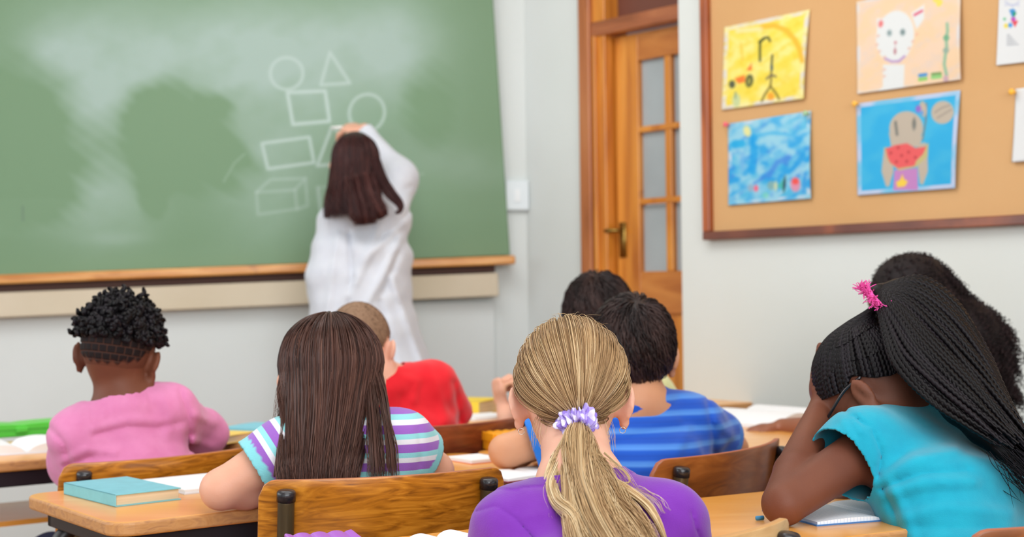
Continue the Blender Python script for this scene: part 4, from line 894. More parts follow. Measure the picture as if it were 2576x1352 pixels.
def ribbed_box(label, c, yaw, W, D, H, col, ribs=4, ribdir='x', z=ZD):
    """plastic pencil box with a ribbed lid; ribs run along local Y"""
    u = np.array([math.cos(math.radians(yaw)), math.sin(math.radians(yaw)), 0]); v = np.array([-u[1], u[0], 0]); R = np.stack([u, v, [0, 0, 1]], 1); th = thing('pencil_box', label, 'pencil box', c)
    m = mat('plastic_'+label.split()[0], col, .3, .5, sss=.1); V, F = slab(rrect(W, D, .012), 0, H*.55, R, c); bevel(mk('tray', V, F, m, th, False), .003)
    n = ribs*10+1; xs = np.linspace(-W/2-.002, W/2+.002, n); zz = H-.004+.004*np.abs(np.cos(np.pi*ribs*(xs/(W+.004)+.5)))**.6; pr = [(x, z_) for x, z_ in zip(xs, zz)]+[(W/2+.002, H*.5), (-W/2-.002, H*.5)]
    V = [R@np.array([x, y, z_])+c for y in (-D/2-.002, D/2+.002) for x, z_ in pr]; k = len(pr); F = [list(range(k))[::-1], list(range(k, 2*k))]+[[i, (i+1) % k, k+(i+1) % k, k+i] for i in range(k)]; F = [f[::-1] for f in F]
    V = np.array(V); bevel(mk('lid', V, F, m, th, False), .002, 2, .9)
    V, F = box(c+R@np.array([0, -D/2-.003, H*.5]), (.03, .006, .014), R); bevel(mk('latch', V, F, m, th, False), .002)
ribbed_box('purple ribbed pencil box on the foreground desk behind the chair', Pz(836, 1432, ZD)*1.0, 18, .092, .20, .034, (182, 110, 216), 4)
ribbed_box('orange ribbed pencil box in front of the dark red chair', Pz(1320, 1128, ZD), 25, .19, .07, .042, (250, 170, 30), 9)
ribbed_box('green pencil box on the desk at the left edge', Pz(40, 1096, ZD)+np.array([0, 0, .0]), 36, .26, .10, .036, (92, 214, 74), 1)
# red pencil held, blue scrap, chalk
tmp = Pz(1912, 1311, ZD); V, F = tube_solid([tmp+[-.006, 0, .004], tmp+[.006, .004, .004]], .0035, 8); o = mk('eraser', V, F, mat('blue_rubber', (70, 150, 200), .6), None, origin=V.mean(0)); tag(o, 'tiny blue rubber on the desk beside the girl\'s elbow', 'eraser')
# ================================================================= the people
A3 = lambda *v: np.array(v, float)
SK_FAIR = ('fair', dict(col=(232, 182, 158), rough=.5, spec=.35, noise=(224, 168, 144), scale=(9, 9, 9), sss=.25, bump=.1, bscale=300))
SK_PINK = ('rosy', dict(col=(230, 178, 152), rough=.5, spec=.35, noise=(222, 164, 138), scale=(9, 9, 9), sss=.25, bump=.1, bscale=300))
SK_TAN = ('tan', dict(col=(214, 158, 122), rough=.5, spec=.35, noise=(202, 142, 106), scale=(9, 9, 9), sss=.2, bump=.1, bscale=300))
SK_DARK = ('dark', dict(col=(120, 72, 52), rough=.55, spec=.3, noise=(102, 58, 42), scale=(8, 8, 8), sss=.12, bump=.15, bscale=300))
SK_BROWN = ('brown', dict(col=(156, 100, 74), rough=.45, spec=.4, noise=(136, 84, 62), scale=(8, 8, 8), sss=.15, bump=.15, bscale=300))
M_bl = hairmat('hair_blonde', [(92, 64, 38), (144, 110, 74), (184, 149, 106), (214, 184, 138), (240, 221, 184)], .38, .4)
M_br = hairmat('hair_brown', [(42, 25, 21), (70, 44, 36), (92, 60, 50), (126, 92, 78)], .40, .35)
M_db = hairmat('hair_dark_brown', [(22, 14, 14), (38, 26, 25), (54, 37, 34), (74, 54, 50)], .45, .35)
M_te = hairmat('hair_auburn_dark', [(26, 12, 14), (48, 24, 24), (72, 36, 34), (94, 54, 48)], .40, .35)
M_bk = hairmat('hair_black', [(8, 6, 7), (15, 12, 15), (27, 22, 28)], .46, .2)
M_cu = hairmat('hair_curly_black', [(20, 13, 14), (36, 25, 27), (56, 40, 42)], .65, .25)

def fall_hair(H, n, zend, back_y, az=(-118, 118), part=0, r=.0007, off=(.008, .020), K=30, xs=.95, wv=.004, tr=(.85, 1.0)):
    """long loose hair: over the skull, then straight down to height zend; back_y pulls it towards the viewer"""
    a = RNG.uniform(az[0], az[1], n); e0 = 90-RNG.uniform(0, 1, n)**.7*80; e0 = np.maximum(e0, 12); o = RNG.uniform(*off, n)
    m = K//2; t1 = np.linspace(0, 1, m); E = e0[:, None]+(3-e0)[:, None]*t1[None]; D = sdir(np.repeat(a[:, None], m, 1), E); top = skull(D, np.repeat(o[:, None], m, 1)*np.clip(.4+t1, 0, 1)[None])
    topw = H.W(top); end = topw[:, -1]; t2 = np.linspace(0, 1, K-m+1)[1:]; L = (end[:, 2]-zend)*RNG.uniform(*tr, n)
    ph = RNG.uniform(0, 6.28, n); cx = H.c[0]
    x = end[:, 0:1]+(cx-end[:, 0:1])*(1-xs)*t2[None]+wv*np.sin(t2[None]*5+ph[:, None]+a[:, None]*.09)*t2[None]+.004*np.sin(a*.23)[:, None]*t2[None]
    fy = np.clip((H.c[1]+.02-end[:, 1])/.05, 0, 1); y = end[:, 1:2]+(back_y-end[:, 1:2])*(fy[:, None]*np.clip(t2*1.25, 0, 1)[None]**1.4)+RNG.normal(0, .006, (n, 1))*t2[None]+.3*(o[:, None]-.012)
    z = end[:, 2:3]-L[:, None]*t2[None]; fall = np.stack([x, y, z], -1)
    rn = np.clip(.45+.12*np.sin(a*.35+e0*.05)+.12*np.sin(a*.93+1+2*np.sin(a*.07))+RNG.normal(0, .15, n), 0, 1)
    return strand_part(np.concatenate([topw, fall], 1), r, rnd=rn)
def cap_part(H, off, rn=.25, el=None, edge=.0015, **k):
    V, F = cap_grid(off, el=el, edge=edge, **k); return H.W(V), F, rn

# ---------------------------------------------------------------- blonde girl, foreground
hR = rotm(0, -5, 0)
S = dict(label='person with a long blonde ponytail in a purple top, seen from behind in the foreground', head=P(1437, 1000, 2.14), hR=hR, hs=1.0, nb=P(1455, 1180, 2.02), nr=.048,
         shL=P(1290, 1336, 1.93), shR=P(1676, 1318, 1.93), pel=A3(.09, 1.83, .47), k=1.0, skin=SK_FAIR, h=.0045, trousers=('navy', (42, 46, 70)))
S['chest'] = A3(.10, 1.89, .66)
S['elL'] = S['shL']+A3(-.035, .03, -.19); S['elR'] = S['shR']+A3(.045, .03, -.19); S['wrL'] = S['elL']+A3(.05, .16, -.03); S['wrR'] = S['elR']+A3(-.07, .16, -.03)
root, H, _ = person(S)
shirt(S, root, cloth('purple_jersey', (120, 48, 168), (114, 42, 160), collar=(106, 36, 152)), long=True, neck=.125, sg=.009, fold=.0022, ff=30, h=.003, line=(P(1300, 1212, 1.95), P(1612, 1172, 1.95)), band=.011, folds=[([(1202, 1290), (1250, 1276), (1300, 1310), (1345, 1360)], -.0032, 4.5), ([(1738, 1292), (1748, 1330), (1760, 1360)], -.0032, 4.5), ([(1310, 1232), (1370, 1240), (1420, 1262)], .002, 12), ([(1545, 1255), (1610, 1225)], .002, 14), ([(1330, 1300), (1390, 1290)], .0018, 12), ([(1560, 1330), (1680, 1290)], .002, 16)])
EL = np.array([-58, -54, -36, -16, 4, 2, 16, 34, 38.])
tied = sdir(np.array([6.]), np.array([-34.]))[0]
az, e = rnd_roots(5200, EL); d0 = sdir(az, e); t = np.linspace(0, 1, 20); pa = slerp(d0, tied, t)
lay = RNG.uniform(.004, .016, len(az)); lay = lay*np.where((np.abs(az) > 55) & (e < 18), .35, 1); of = lay[:, None]*(.35+.65*np.sin(np.pi*np.clip(t*1.1, 0, 1))[None]**.6)*(1-t[None]**6)+.010*t[None]**4
of = of+.0022*np.sin(az*.9)[:, None]*np.sin(np.pi*t)[None]
pts = H.W(SKULL_C+(SKULL_R+of[..., None])*pa)
rn = np.clip(.50+.20*np.sin(az*.31+.5)+.14*np.sin(az*.83+e*.02)+.06*np.sin(az*2.1)+RNG.normal(0, .08, len(az))-.16*(e < -10), 0, 1)
fly = RNG.uniform(0, 1, len(az)) < .012
parts = [cap_part(H, .0075, .22, EL), strand_part(pts, .00052, rnd=rn)]
tieW = H.W(SKULL_C+(SKULL_R+.018)*tied)
fp = []
for i in range(46):
    a_ = RNG.uniform(-60, 60); q = H.W(skull(sdir(np.array([a_+180]), np.array([RNG.uniform(50, 80)]))[0], .012)); dv = A3(RNG.normal(0, .02), -.01, RNG.uniform(.006, .018)); fp.append(smooth_path([q, q+dv*.6+A3(0, -.012, 0), q+dv+A3(RNG.normal(0, .012), -.04, -.006)], 12))
for i in range(40):
    sx = RNG.choice([-1, 1]); q = H.W(skull(sdir(np.array([sx*RNG.uniform(30, 60)]), np.array([RNG.uniform(-50, -30)]))[0], .004)); fp.append(smooth_path([q, q+A3(sx*.006, -.008, -.02), q+A3(sx*RNG.uniform(-.004, .014), -.006, -.045)], 12))
parts.append(strand_part(np.array(fp), .00028, rnd=RNG.uniform(.4, 1, len(fp))))
g = lambda *p: [(*P(a, b, y), r/1750.) for a, b, y, r in p]
tY = 2.02
G = [(g((1456, 1066, 2.03, 15), (1456, 1120, 1.99, 30), (1466, 1200, 1.93, 30), (1500, 1290, 1.86, 38), (1548, 1380, 1.82, 48), (1590, 1460, 1.80, 56)), 6),
     (g((1448, 1070, 2.03, 8), (1408, 1150, 1.985, 13), (1386, 1212, 1.94, 12), (1400, 1258, 1.89, 12), (1440, 1300, 1.85, 15), (1470, 1380, 1.81, 18)), 1.5),
     (g((1450, 1070, 2.03, 10), (1432, 1150, 1.985, 16), (1432, 1240, 1.90, 14), (1446, 1330, 1.84, 22), (1470, 1410, 1.81, 24)), 1.8),
     (g((1464, 1072, 2.03, 8), (1488, 1150, 1.97, 14), (1524, 1205, 1.92, 14), (1578, 1235, 1.89, 12), (1622, 1270, 1.87, 11), (1650, 1312, 1.85, 9), (1672, 1365, 1.83, 5)), .7),
     (g((1464, 1075, 2.03, 10), (1495, 1170, 1.96, 20), (1535, 1250, 1.89, 26), (1590, 1320, 1.85, 26), (1640, 1400, 1.82, 22)), 2.0),
     (g((1458, 1070, 2.03, 12), (1478, 1170, 1.955, 26), (1500, 1260, 1.88, 34), (1530, 1350, 1.83, 36), (1570, 1430, 1.80, 40)), 2.4)]
for gg, wt in G:
    for kk in range(2 if wt > 1 else 1):
        sh = RNG.normal(0, .002, 3); parts.append(locks([([(p[0]+sh[0], p[1]+sh[1], p[2], p[3]*(.8+.4*kk)) for p in gg], wt)], int(260*wt/(1+.3*kk)), r=.00052, npts=34, wob=.25, base=(.35+.1*kk, .95)))
    parts.append(locks([([(p[0], p[1]+.006, p[2], p[3]*.75) for p in gg], 1)], int(14*wt), r=.0022, npts=26, base=(.15, .4)))
parts.append(locks([(g((1520, 1140, 1.96, 3), (1556, 1172, 1.94, 3), (1580, 1198, 1.92, 3), (1582, 1214, 1.915, 2), (1566, 1214, 1.915, 2), (1548, 1200, 1.92, 1)), 1)], 26, r=.0004, npts=30, base=(.5, .9)))
parts.append(locks([(g((1600, 1235, 1.9, 14), (1640, 1262, 1.88, 20), (1665, 1300, 1.87, 26)), 1), (g((1560, 1290, 1.88, 10), (1620, 1335, 1.85, 20), (1662, 1345, 1.84, 20)), 1), (g((1500, 1150, 1.95, 10), (1540, 1190, 1.92, 26), (1590, 1260, 1.88, 34)), 1), (g((1400, 1180, 1.95, 12), (1385, 1240, 1.91, 24), (1400, 1290, 1.87, 26)), .7)], 110, r=.00024, npts=18, base=(.6, 1)))
hair_obj('hair', root, M_bl, parts)
# scrunchie: ruffled gingham ring
nn_ = 160; mm = 30; th_ = np.linspace(0, 2*np.pi, nn_, endpoint=False)[:, None]; ph_ = np.linspace(0, 2*np.pi, mm, endpoint=False)[None]
axis = nrm(A3(.05, -.55, -.83)); ex = nrm(np.cross(axis, A3(0, 0, 1))); ey = np.cross(axis, ex)
ruf = 1+.34*np.sin(th_*8+2*np.sin(ph_))*np.cos(ph_*1+.6)+.26*np.sin(th_*17+ph_*2+1)+.16*np.sin(th_*29-ph_*3)+.12*np.sin(ph_*5+th_*5); mn = .0108*ruf; mj = .0118+.004*np.sin(th_*3+1)
sc = tieW+axis*.008+A3(-.003, -.004, .008)
Vs = sc+((mj+mn*np.cos(ph_))[..., None]*(np.cos(th_)[..., None]*ex*1.15+np.sin(th_)[..., None]*ey)+(mn*np.sin(ph_)*1.1+.003*np.sin(th_*13))[..., None]*axis)
i = np.arange(nn_)[:, None]*mm; i2 = ((np.arange(nn_)+1) % nn_)[:, None]*mm; j = np.arange(mm)[None]; j2 = (j+1) % mm
Fs = np.stack([i+j, i2+j, i2+j2, i+j2], -1).reshape(-1, 4)
chk = ((np.floor(th_*14/np.pi) % 2)+(np.floor(ph_*5/np.pi+0*th_) % 2))/2*.98+.01
mk('scrunchie', Vs.reshape(-1, 3), Fs, mat('lilac_gingham', (170, 150, 220), .8, .2, attr='chk', ramp=('CONSTANT', ((0, (226, 220, 244)), (.3, (176, 158, 224)), (.8, (142, 118, 204))))), root, attrs={'chk': (chk+0*ph_).ravel()})
# hair clip and earrings
cl_ = [skull(sdir(np.array([a_]), np.array([b_]))[0], .0165) for a_, b_ in ((96, 40), (91, 28), (86, 15))]; clp = H.W(np.array(cl_)); V, F = tube_solid(clp+A3(0, -.002, 0), .0016, 8, 16)
V2_, F2_ = tube_solid(clp+A3(.0, -.0055, .002), .0011, 8, 16); V, F = cat_mesh([(V, F), (V2_, F2_)]); mk('hair_clip', V, F, mat('black_metal', (20, 22, 28), .3, .5, .6), root)
for x in (-1, 1):
    cc = H.W((x*.0755, -.007, -.050)); a = np.linspace(0, 2*np.pi, 24); V, F = tube_solid(np.stack([cc[0]+.0045*np.cos(a), cc[1]-.001*np.ones(24), cc[2]+.0045*np.sin(a)], 1), .0006, 6); mk('earring', V, F, mat('silver', (215, 210, 200), .2, .5, .9), root)

# ---------------------------------------------------------------- girl with long brown hair, striped top
ST = 0
S = dict(label='person with very long straight brown hair in a purple, white and aqua striped top', head=P(832, 958, 2.52), hR=rotm(14, -6, 0), hs=1.02, nb=P(862, 1082, 2.46),
         shL=P(722, 1130, 2.43), shR=P(1006, 1114, 2.43), pel=A3(-.27, 2.38, .46), chest=A3(-.28, 2.42, .68), skin=SK_PINK, h=.0055, trousers=('pink', (214, 96, 160)), cw=.112, ww=.102)
S['elL'] = P(556, 1232, 2.40); S['wrL'] = A3(-.375, 2.52, .708); S['elR'] = P(1092, 1186, 2.50); S['wrR'] = A3(-.24, 2.66, .708)
root, H, _ = person(S)
stp = ('CONSTANT', ((0, (150, 96, 190)), (.45, (226, 226, 234)), (.72, (142, 212, 218))))
shirt(S, root, cloth('striped_jersey', (226, 226, 234), stripe=stp, cuff=(130, 206, 214)), sleeve=.50, neck=.058, stripe=1/.030, fold=.0018, sg=.009, line=(P(800, 1060, 2.44), P(940, 1042, 2.44)), armst='L', folds=[([(1050, 1080), (1058, 1130), (1056, 1170)], -.003, 6)])
parts = [cap_part(H, .008, .2), fall_hair(H, 2800, .70, 2.325, r=.0008, xs=.62), fall_hair(H, 600, .70, 2.335, r=.0016, off=(.004, .012), xs=.62)]
s_ = lambda *p: [(*P(a, b, y), r/1450.) for a, b, y, r in p]
parts.append(locks([(s_((725, 900, 2.50, 8), (705, 980, 2.46, 8), (712, 1060, 2.40, 6), (700, 1140, 2.36, 4), (690, 1200, 2.34, 3)), 1), (s_((950, 930, 2.48, 10), (965, 1010, 2.42, 12), (975, 1070, 2.36, 10), (985, 1130, 2.33, 14), (990, 1200, 2.31, 16)), 1.2), (s_((930, 950, 2.46, 14), (940, 1050, 2.38, 18), (945, 1130, 2.33, 20), (950, 1200, 2.31, 24)), 2)], 330, r=.0006, npts=28, base=(.3, .8)))
fp = []
for i in range(60):
    x0 = RNG.choice([-1, 1]); q = P(832+x0*RNG.uniform(90, 125), RNG.uniform(900, 1040), 2.44); fp.append(smooth_path([q, q+A3(x0*.012, -.01, -.05), q+A3(x0*RNG.uniform(-.01, .03), -.02, -.11)], 14))
parts.append(strand_part(np.array(fp), .0003, rnd=RNG.uniform(.5, 1, 60)))
hair_obj('hair', root, M_br, parts)

# ---------------------------------------------------------------- child in the pink top
S = dict(label='person with short dark twisted hair in a long sleeved pink top', head=P(300, 893, 3.0), hR=rotm(-4, -8, 7), hs=1.0, nb=P(312, 1000, 2.98), nr=.042,
         shL=P(192, 1094, 2.93), shR=P(430, 1032, 3.03), pel=A3(-.79, 2.97, .46), skin=SK_DARK, h=.006, trousers=('navy', (42, 46, 70)), cw=.120, ww=.115)
S['chest'] = A3(-.80, 2.98, .68)
S['elL'] = P(182, 1166, 3.00); S['wrL'] = A3(-.96, 3.22, .712); S['elR'] = P(512, 1094, 3.17); S['wrR'] = A3(-.80, 3.42, .712)
root, H, _ = person(S)
shirt(S, root, cloth('pink_jersey', (222, 138, 184), (214, 126, 174)), long=True, neck=.09, sg=.009, fold=.0045, ff=24, h=.0055, band=.010, line=(P(205, 1026, 2.95), P(372, 962, 3.0)), folds=[([(205+i*19, 1030-i*7.6), (200+i*21, 1066-i*6)], .0032, 5) for i in range(10)]+[([(235, 1096), (320, 1074), (395, 1078), (460, 1062)], -.006, 9), ([(235, 1080), (320, 1058), (400, 1062)], .004, 10), ([(165, 1158), (220, 1130), (290, 1140)], .005, 9), ([(170, 1172), (230, 1150)], -.005, 8), ([(128, 1078), (165, 1118), (176, 1172)], -.006, 7), ([(452, 984), (474, 1050), (474, 1140)], -.007, 8), ([(488, 1044), (535, 1066)], .005, 9), ([(484, 1108), (532, 1124)], .005, 9), ([(400, 985), (430, 1040), (420, 1100)], .004, 12)])
parts = []
ELp = np.array([-30, -30, -22, -8, 6, 6, 16, 32, 38.])
parts.append(cap_part(H, .006, .1, np.array([2, 2, 4, 8, 10, 10, 18, 32, 38.])))
az, e = rnd_roots(520, emin=4); d0 = sdir(az, e); base_ = skull(d0, .004); tip = RNG.uniform(.012, .024, 520)*(1+.25*np.sin(az*.1)); K = 16; t = np.linspace(0, 1, K)
rd = nrm(A3(.1, .2, 1)); hp = []
for i in range(520):
    d = d0[i]; u_ = nrm(np.cross(d, A3(.3, .2, .9))); v_ = np.cross(d, u_); ph = RNG.uniform(0, 6.28); fl_ = nrm(RNG.normal(0, 1, 3)-0)*.35
    hp.append(base_[i]+np.outer(t*tip[i], d)+np.outer(np.sin(t*1.6)*tip[i], fl_)+.0030*(np.outer(np.cos(t*11+ph), u_)+np.outer(np.sin(t*11+ph), v_)))
V, F, sid = tubes(H.W(np.array(hp)), .0054*np.sqrt(np.clip(1.02-t**6, .05, 1))[None], 6); parts.append((V, F, RNG.uniform(0, 1, 520)[sid]))
na_, ne_ = 190, 80; U, Vv = np.meshgrid(np.linspace(-104, 104, na_), np.linspace(12, -36, ne_), indexing='ij'); U = U.ravel(); Vv = Vv.ravel()
hl_ = np.interp(np.abs(U), [0, 30, 60, 80, 104], [-33, -31, -24, -8, 4])+2.5*np.cos(np.radians(U*20)); fade = np.clip((Vv-hl_)/7, 0, 1)
row = np.floor((Vv+48)/10.5); gx = np.abs(((U+row*6.5)/13.5) % 1-.5); gy = np.abs(((Vv+48)/10.5) % 1-.5); ln_ = np.clip(1-np.minimum((.5-gx)*13.5, (.5-gy)*10.5)/1.5, 0, 1)*(Vv < 7)
pt = H.W(skull(sdir(U, Vv), .0005+.0035*fade*(1-ln_))); cc_ = Cv(U, Vv, (104, 62, 46)); cc_.over(fade*.95, (24, 18, 20)); cc_.over(ln_*fade*.75, (118, 76, 60))
i = np.arange(na_-1)[:, None]*ne_; j = np.arange(ne_-1)[None]; Fq = np.stack([i+j, i+j+1, i+ne_+j+1, i+ne_+j], -1).reshape(-1, 4)
mk('cropped_nape_hair', pt, Fq, mat('parted_hair', (24, 18, 20), .7, .2, attrcol='paint', bump=.5, bscale=900), root, cols={'paint': cc_.rgba()})
hair_obj('hair', root, M_bk, parts)

# ---------------------------------------------------------------- child in the red shirt
S = dict(label='person with close cropped hair in a bright red shirt', head=P(906, 878, 3.45), hR=rotm(-12, -8, -3), hs=1.0, nb=P(962, 962, 3.46), shL=P(885, 1000, 3.42), shR=P(1092, 968, 3.52), pel=A3(-.24, 3.46, .46),
         skin=SK_FAIR, h=.006, trousers=('denim', (60, 76, 110)))
S['elL'] = P(840, 1070, 3.55); S['wrL'] = A3(-.36, 3.78, .712); S['elR'] = P(1138, 1060, 3.60); S['wrR'] = A3(-.30, 3.78, .712); S['chest'] = A3(-.25, 3.48, .70)
root, H, _ = person(S)
shirt(S, root, cloth('red_jersey', (226, 28, 42), (216, 22, 36)), sleeve=.85, neck=.075, sg=.012, fold=.0045, cuffg=.022, line=(P(900, 930, 3.45), P(1020, 925, 3.45)), folds=[([(1000, 940), (1050, 962), (1040, 1010)], .006, 10), ([(1075, 925), (1105, 1000), (1120, 1060)], .005, 12), ([(1010, 1000), (1010, 1060)], -.005, 12), ([(1140, 965), (1156, 1062)], -.006, 8)])
m_ = hairmat('hair_cropped', [(112, 88, 70), (138, 110, 88), (160, 130, 106)], .8, .2)
hair_obj('hair', root, m_, [cap_part(H, .0035, .5), short_hair(H, 3000, length=.006, lift=.001, r=.0006, off=.003)])

# ---------------------------------------------------------------- boy in the blue shirt
S = dict(label='person with short dark hair in a blue striped shirt', head=P(1592, 893, 2.98), hR=rotm(-3, -5, 0), hs=1.02, nb=P(1606, 1000, 2.94), nr=.048, shL=P(1442, 1080, 2.90), shR=P(1748, 1066, 2.99), pel=A3(.30, 2.87, .46), chest=A3(.29, 2.93, .69),
         skin=SK_TAN, h=.0055, trousers=('denim', (60, 76, 110)))
S['elL'] = P(1272, 1136, 2.90); S['wrL'] = A3(.06, 3.04, .708); S['elR'] = P(1842, 1128, 3.13); S['wrR'] = A3(.36, 3.38, .712)
root, H, _ = person(S)
stb = ('EASE', ((0, (28, 82, 190)), (.30, (30, 92, 204)), (.48, (86, 148, 232)), (.62, (76, 138, 226)), (.85, (28, 86, 196))))
shirt(S, root, cloth('blue_striped_jersey', (30, 90, 200), (26, 80, 186), stripe=stb, cuff=(40, 120, 214)), sleeve=.62, neck=.072, stripe=1/.031, sg=.012, fold=.004, cuffg=.02, line=(P(1500, 992, 2.92), P(1690, 962, 2.95)), armst='', folds=[([(1560, 1052), (1650, 1040), (1712, 1004)], -.005, 10), ([(1580, 1085), (1700, 1060)], .005, 12), ([(1778, 1012), (1792, 1080), (1796, 1150)], -.006, 8), ([(1800, 1060), (1840, 1100)], .005, 10), ([(1700, 1150), (1730, 1080)], .004, 12)])
hair_obj('hair', root, M_db, [cap_part(H, .009, .2), short_hair(H, 4200, whorl=(12, 60), length=.045, lift=.010, r=.0012, off=.007)])

# ---------------------------------------------------------------- boy in pale yellow, farther row
S = dict(label='person with thick brown hair, mostly hidden behind the boy in the blue shirt', head=P(1504, 806, 3.90), hR=rotm(6, -4, 0), hs=1.04, nb=P(1520, 905, 3.90), shL=P(1400, 975, 3.85), shR=P(1630, 975, 3.95), pel=A3(.26, 3.86, .46), chest=A3(.26, 3.90, .74),
         skin=SK_PINK, h=.006, trousers=('navy', (42, 46, 70)))
S['elL'] = P(1290, 1062, 3.93); S['wrL'] = P(1268, 1030, 3.95); S['elR'] = P(1690, 1045, 4.0); S['wrR'] = A3(.42, 4.22, .715)
S['handL'] = dict(d=A3(-.25, .1, 1), n=A3(.9, .4, .1), curl=(75, 90, 60), thumb=1, tc=.9, s=.92)
root, H, _ = person(S)
shirt(S, root, cloth('pale_yellow_jersey', (226, 230, 170)), sleeve=.7, neck=.052, sg=.014, fold=.003)
hair_obj('hair', root, M_db, [cap_part(H, .010, .25), short_hair(H, 3600, whorl=(-20, 66), length=.050, lift=.013, r=.0013, off=.009)])

# ---------------------------------------------------------------- curly haired girl
S = dict(label='person with big curly dark hair at the right, behind the girl in turquoise', head=P(2282, 775, 3.42), hR=rotm(40, -6, 0), hs=1.02, nb=P(2310, 880, 3.42), shL=P(2215, 935, 3.36), shR=P(2420, 935, 3.50), pel=A3(1.0, 3.36, .46), chest=A3(.97, 3.40, .74),
         skin=SK_BROWN, h=.006, trousers=('denim', (60, 76, 110)))
S['elL'] = P(2128, 1082, 3.46); S['wrL'] = P(1968, 1074, 3.66); S['elR'] = P(2440, 1060, 3.6); S['wrR'] = A3(.95, 3.78, .712)
S['handL'] = dict(d=A3(-.96, .15, -.12), n=A3(0, 0, -1), curl=(16, 18, 14), thumb=1, s=.92)
root, H, _ = person(S)
shirt(S, root, cloth('white_jersey', (224, 224, 226)), sleeve=.5, neck=.055)
B = Sdf(); cw_ = lambda px, py, Y: P(px, py, Y)
B.ell(H.W((0, -.012, .03)), (.088, .088, .090), None, 0); B.cap(P(2300, 740, 3.40), P(2440, 880, 3.40), .085, .085, .05); B.cap(P(2430, 860, 3.38), P(2490, 985, 3.38), .085, .055, .05)
fc = H.W((0, .09, -.03)); B.ell(fc, (.06, .06, .07), None, .01, 's')
V, F = B.mesh(.008); parts = [(V, F, .1)]
K = 44; t = np.linspace(0, 1, K); hp = []
gl = [P(2300, 690, 3.38), P(2400, 760, 3.36), P(2480, 880, 3.36), P(2530, 1000, 3.36)]
sel = RNG.choice(len(V), 1500)
for i in sel:
    p0 = V[i]; c_ = (H.c+P(2420, 880, 3.4))/2; n_ = nrm(p0-c_+A3(0, -.03, 0)); dn = nrm(A3(.45, 0, -.9)+n_*.05+RNG.normal(0, .2, 3)); Lh = RNG.uniform(.03, .055); u_ = nrm(np.cross(dn, n_)); v_ = np.cross(dn, u_); ph = RNG.uniform(0, 6.28); R_ = RNG.uniform(.003, .006)
    if np.linalg.norm(p0-fc) < .075: continue
    hp.append(p0+n_*.004+np.outer(t*Lh, dn)+R_*(np.outer(np.cos(t*24+ph), u_)+np.outer(np.sin(t*24+ph), v_)))
for i in range(150):
    p0 = P(RNG.uniform(2450, 2540), RNG.uniform(880, 1000), 3.36+RNG.uniform(-.03, .05)); dn = nrm(A3(RNG.uniform(.0, .8), 0, -1)); u_ = nrm(np.cross(dn, A3(0, 1, 0))); v_ = A3(0, 1, 0); ph = RNG.uniform(0, 6); hp.append(p0+np.outer(t*RNG.uniform(.04, .07), dn)+.006*(np.outer(np.cos(t*22+ph), u_)+np.outer(np.sin(t*22+ph), v_)))
parts.append(strand_part(np.array(hp), .0011)); hair_obj('hair', root, M_cu, parts)

# ---------------------------------------------------------------- girl with braids in turquoise
hR = rotm(55, -46, 0); hs = .94; ear = P(2173, 988, 2.34); hc = ear-hs*(hR@A3(-.083, -.010, -.012))
S = dict(label='person with a braided ponytail and glasses in a turquoise top, head resting on one hand', head=hc, hR=hR, hs=hs, ear=2, nb=P(2325, 1055, 2.43), nr=.046, shL=P(2196, 1122, 2.30), pel=A3(.73, 2.10, .47), chest=A3(.70, 2.28, .70), waist=A3(.71, 2.20, .58),
         skin=SK_DARK, h=.0045, trousers=('navy', (42, 46, 70)), cw=.135, ww=.130, ar=(.040, .034, .033, .021), fd=A3(-.75, .66, 0))
S['shR'] = S['shL']+A3(.17, .19, .015); S['elL'] = P(1972, 1268, 2.20); S['ek'] = .004; S['wrL'] = P(2064, 1030, 2.43); S['elR'] = A3(.76, 2.66, .72); S['wrR'] = P(2196, 1240, 2.50)
fh = P(2050, 900, 2.37)
S['handL'] = dict(d=P(2042, 905, 2.52)-S['wrL'], n=nrm(A3(1, .0, .15)), curl=(18, 34, 24), thumb=-1, s=.86, tc=.1, spread=4)
S['handR'] = dict(d=A3(-1, .0, -.12), n=A3(0, 0, -1), curl=(35, 50, 30), thumb=-1, s=.86, tc=.8)
root, H, _ = person(S)
def puff(A_):
    A_.ell(P(2440, 1150, 2.42), (.11, .08, .09), None, .05)
    A_.ell(S['shL']+(S['elL']-S['shL'])*.18+A3(0, 0, .012), (.060, .058, .058), None, .03)
shirt(S, root, cloth('turquoise_jersey', (22, 164, 190), (18, 154, 182)), sleeve=.36, neck=.055, sg=.015, fold=.0036, ff=20, h=.0045, extra=puff, cuffg=.018, ak=.035, line=(P(2290, 1075, 2.38), P(2345, 1010, 2.45)), folds=[([(2128, 1040), (2190, 1078), (2216, 1140), (2210, 1204)], -.0055, 7), ([(2140, 1046), (2168, 1092)], .0035, 6), ([(2158, 1042), (2190, 1082)], .0035, 6), ([(2120, 1060), (2146, 1108)], .0035, 7), ([(2214, 1212), (2300, 1158), (2400, 1135)], .006, 16), ([(2228, 1246), (2330, 1218), (2450, 1214)], .006, 14), ([(2226, 1226), (2320, 1192), (2430, 1186)], -.005, 10), ([(2262, 1306), (2380, 1280), (2540, 1292)], .006, 16), ([(2240, 1220), (2276, 1290), (2300, 1360)], .006, 12), ([(2222, 1230), (2256, 1300), (2270, 1360)], -.005, 8), ([(2300, 1330), (2450, 1330), (2576, 1340)], -.004, 12), ([(2092, 1112), (2150, 1150), (2206, 1178)], -.0018, 3)])
ELb = np.array([-34, -32, -28, -18, 2, -4, 4, 14, 16.])
tieL = nrm(A3(-.05, -.52, .86)); tieP = P(2212, 742, 2.38)
parts = [cap_part(H, .005, .0, ELb)]
na = 96; az = np.linspace(-180, 180, na, endpoint=False)+RNG.uniform(-1.5, 1.5, na); hp = []
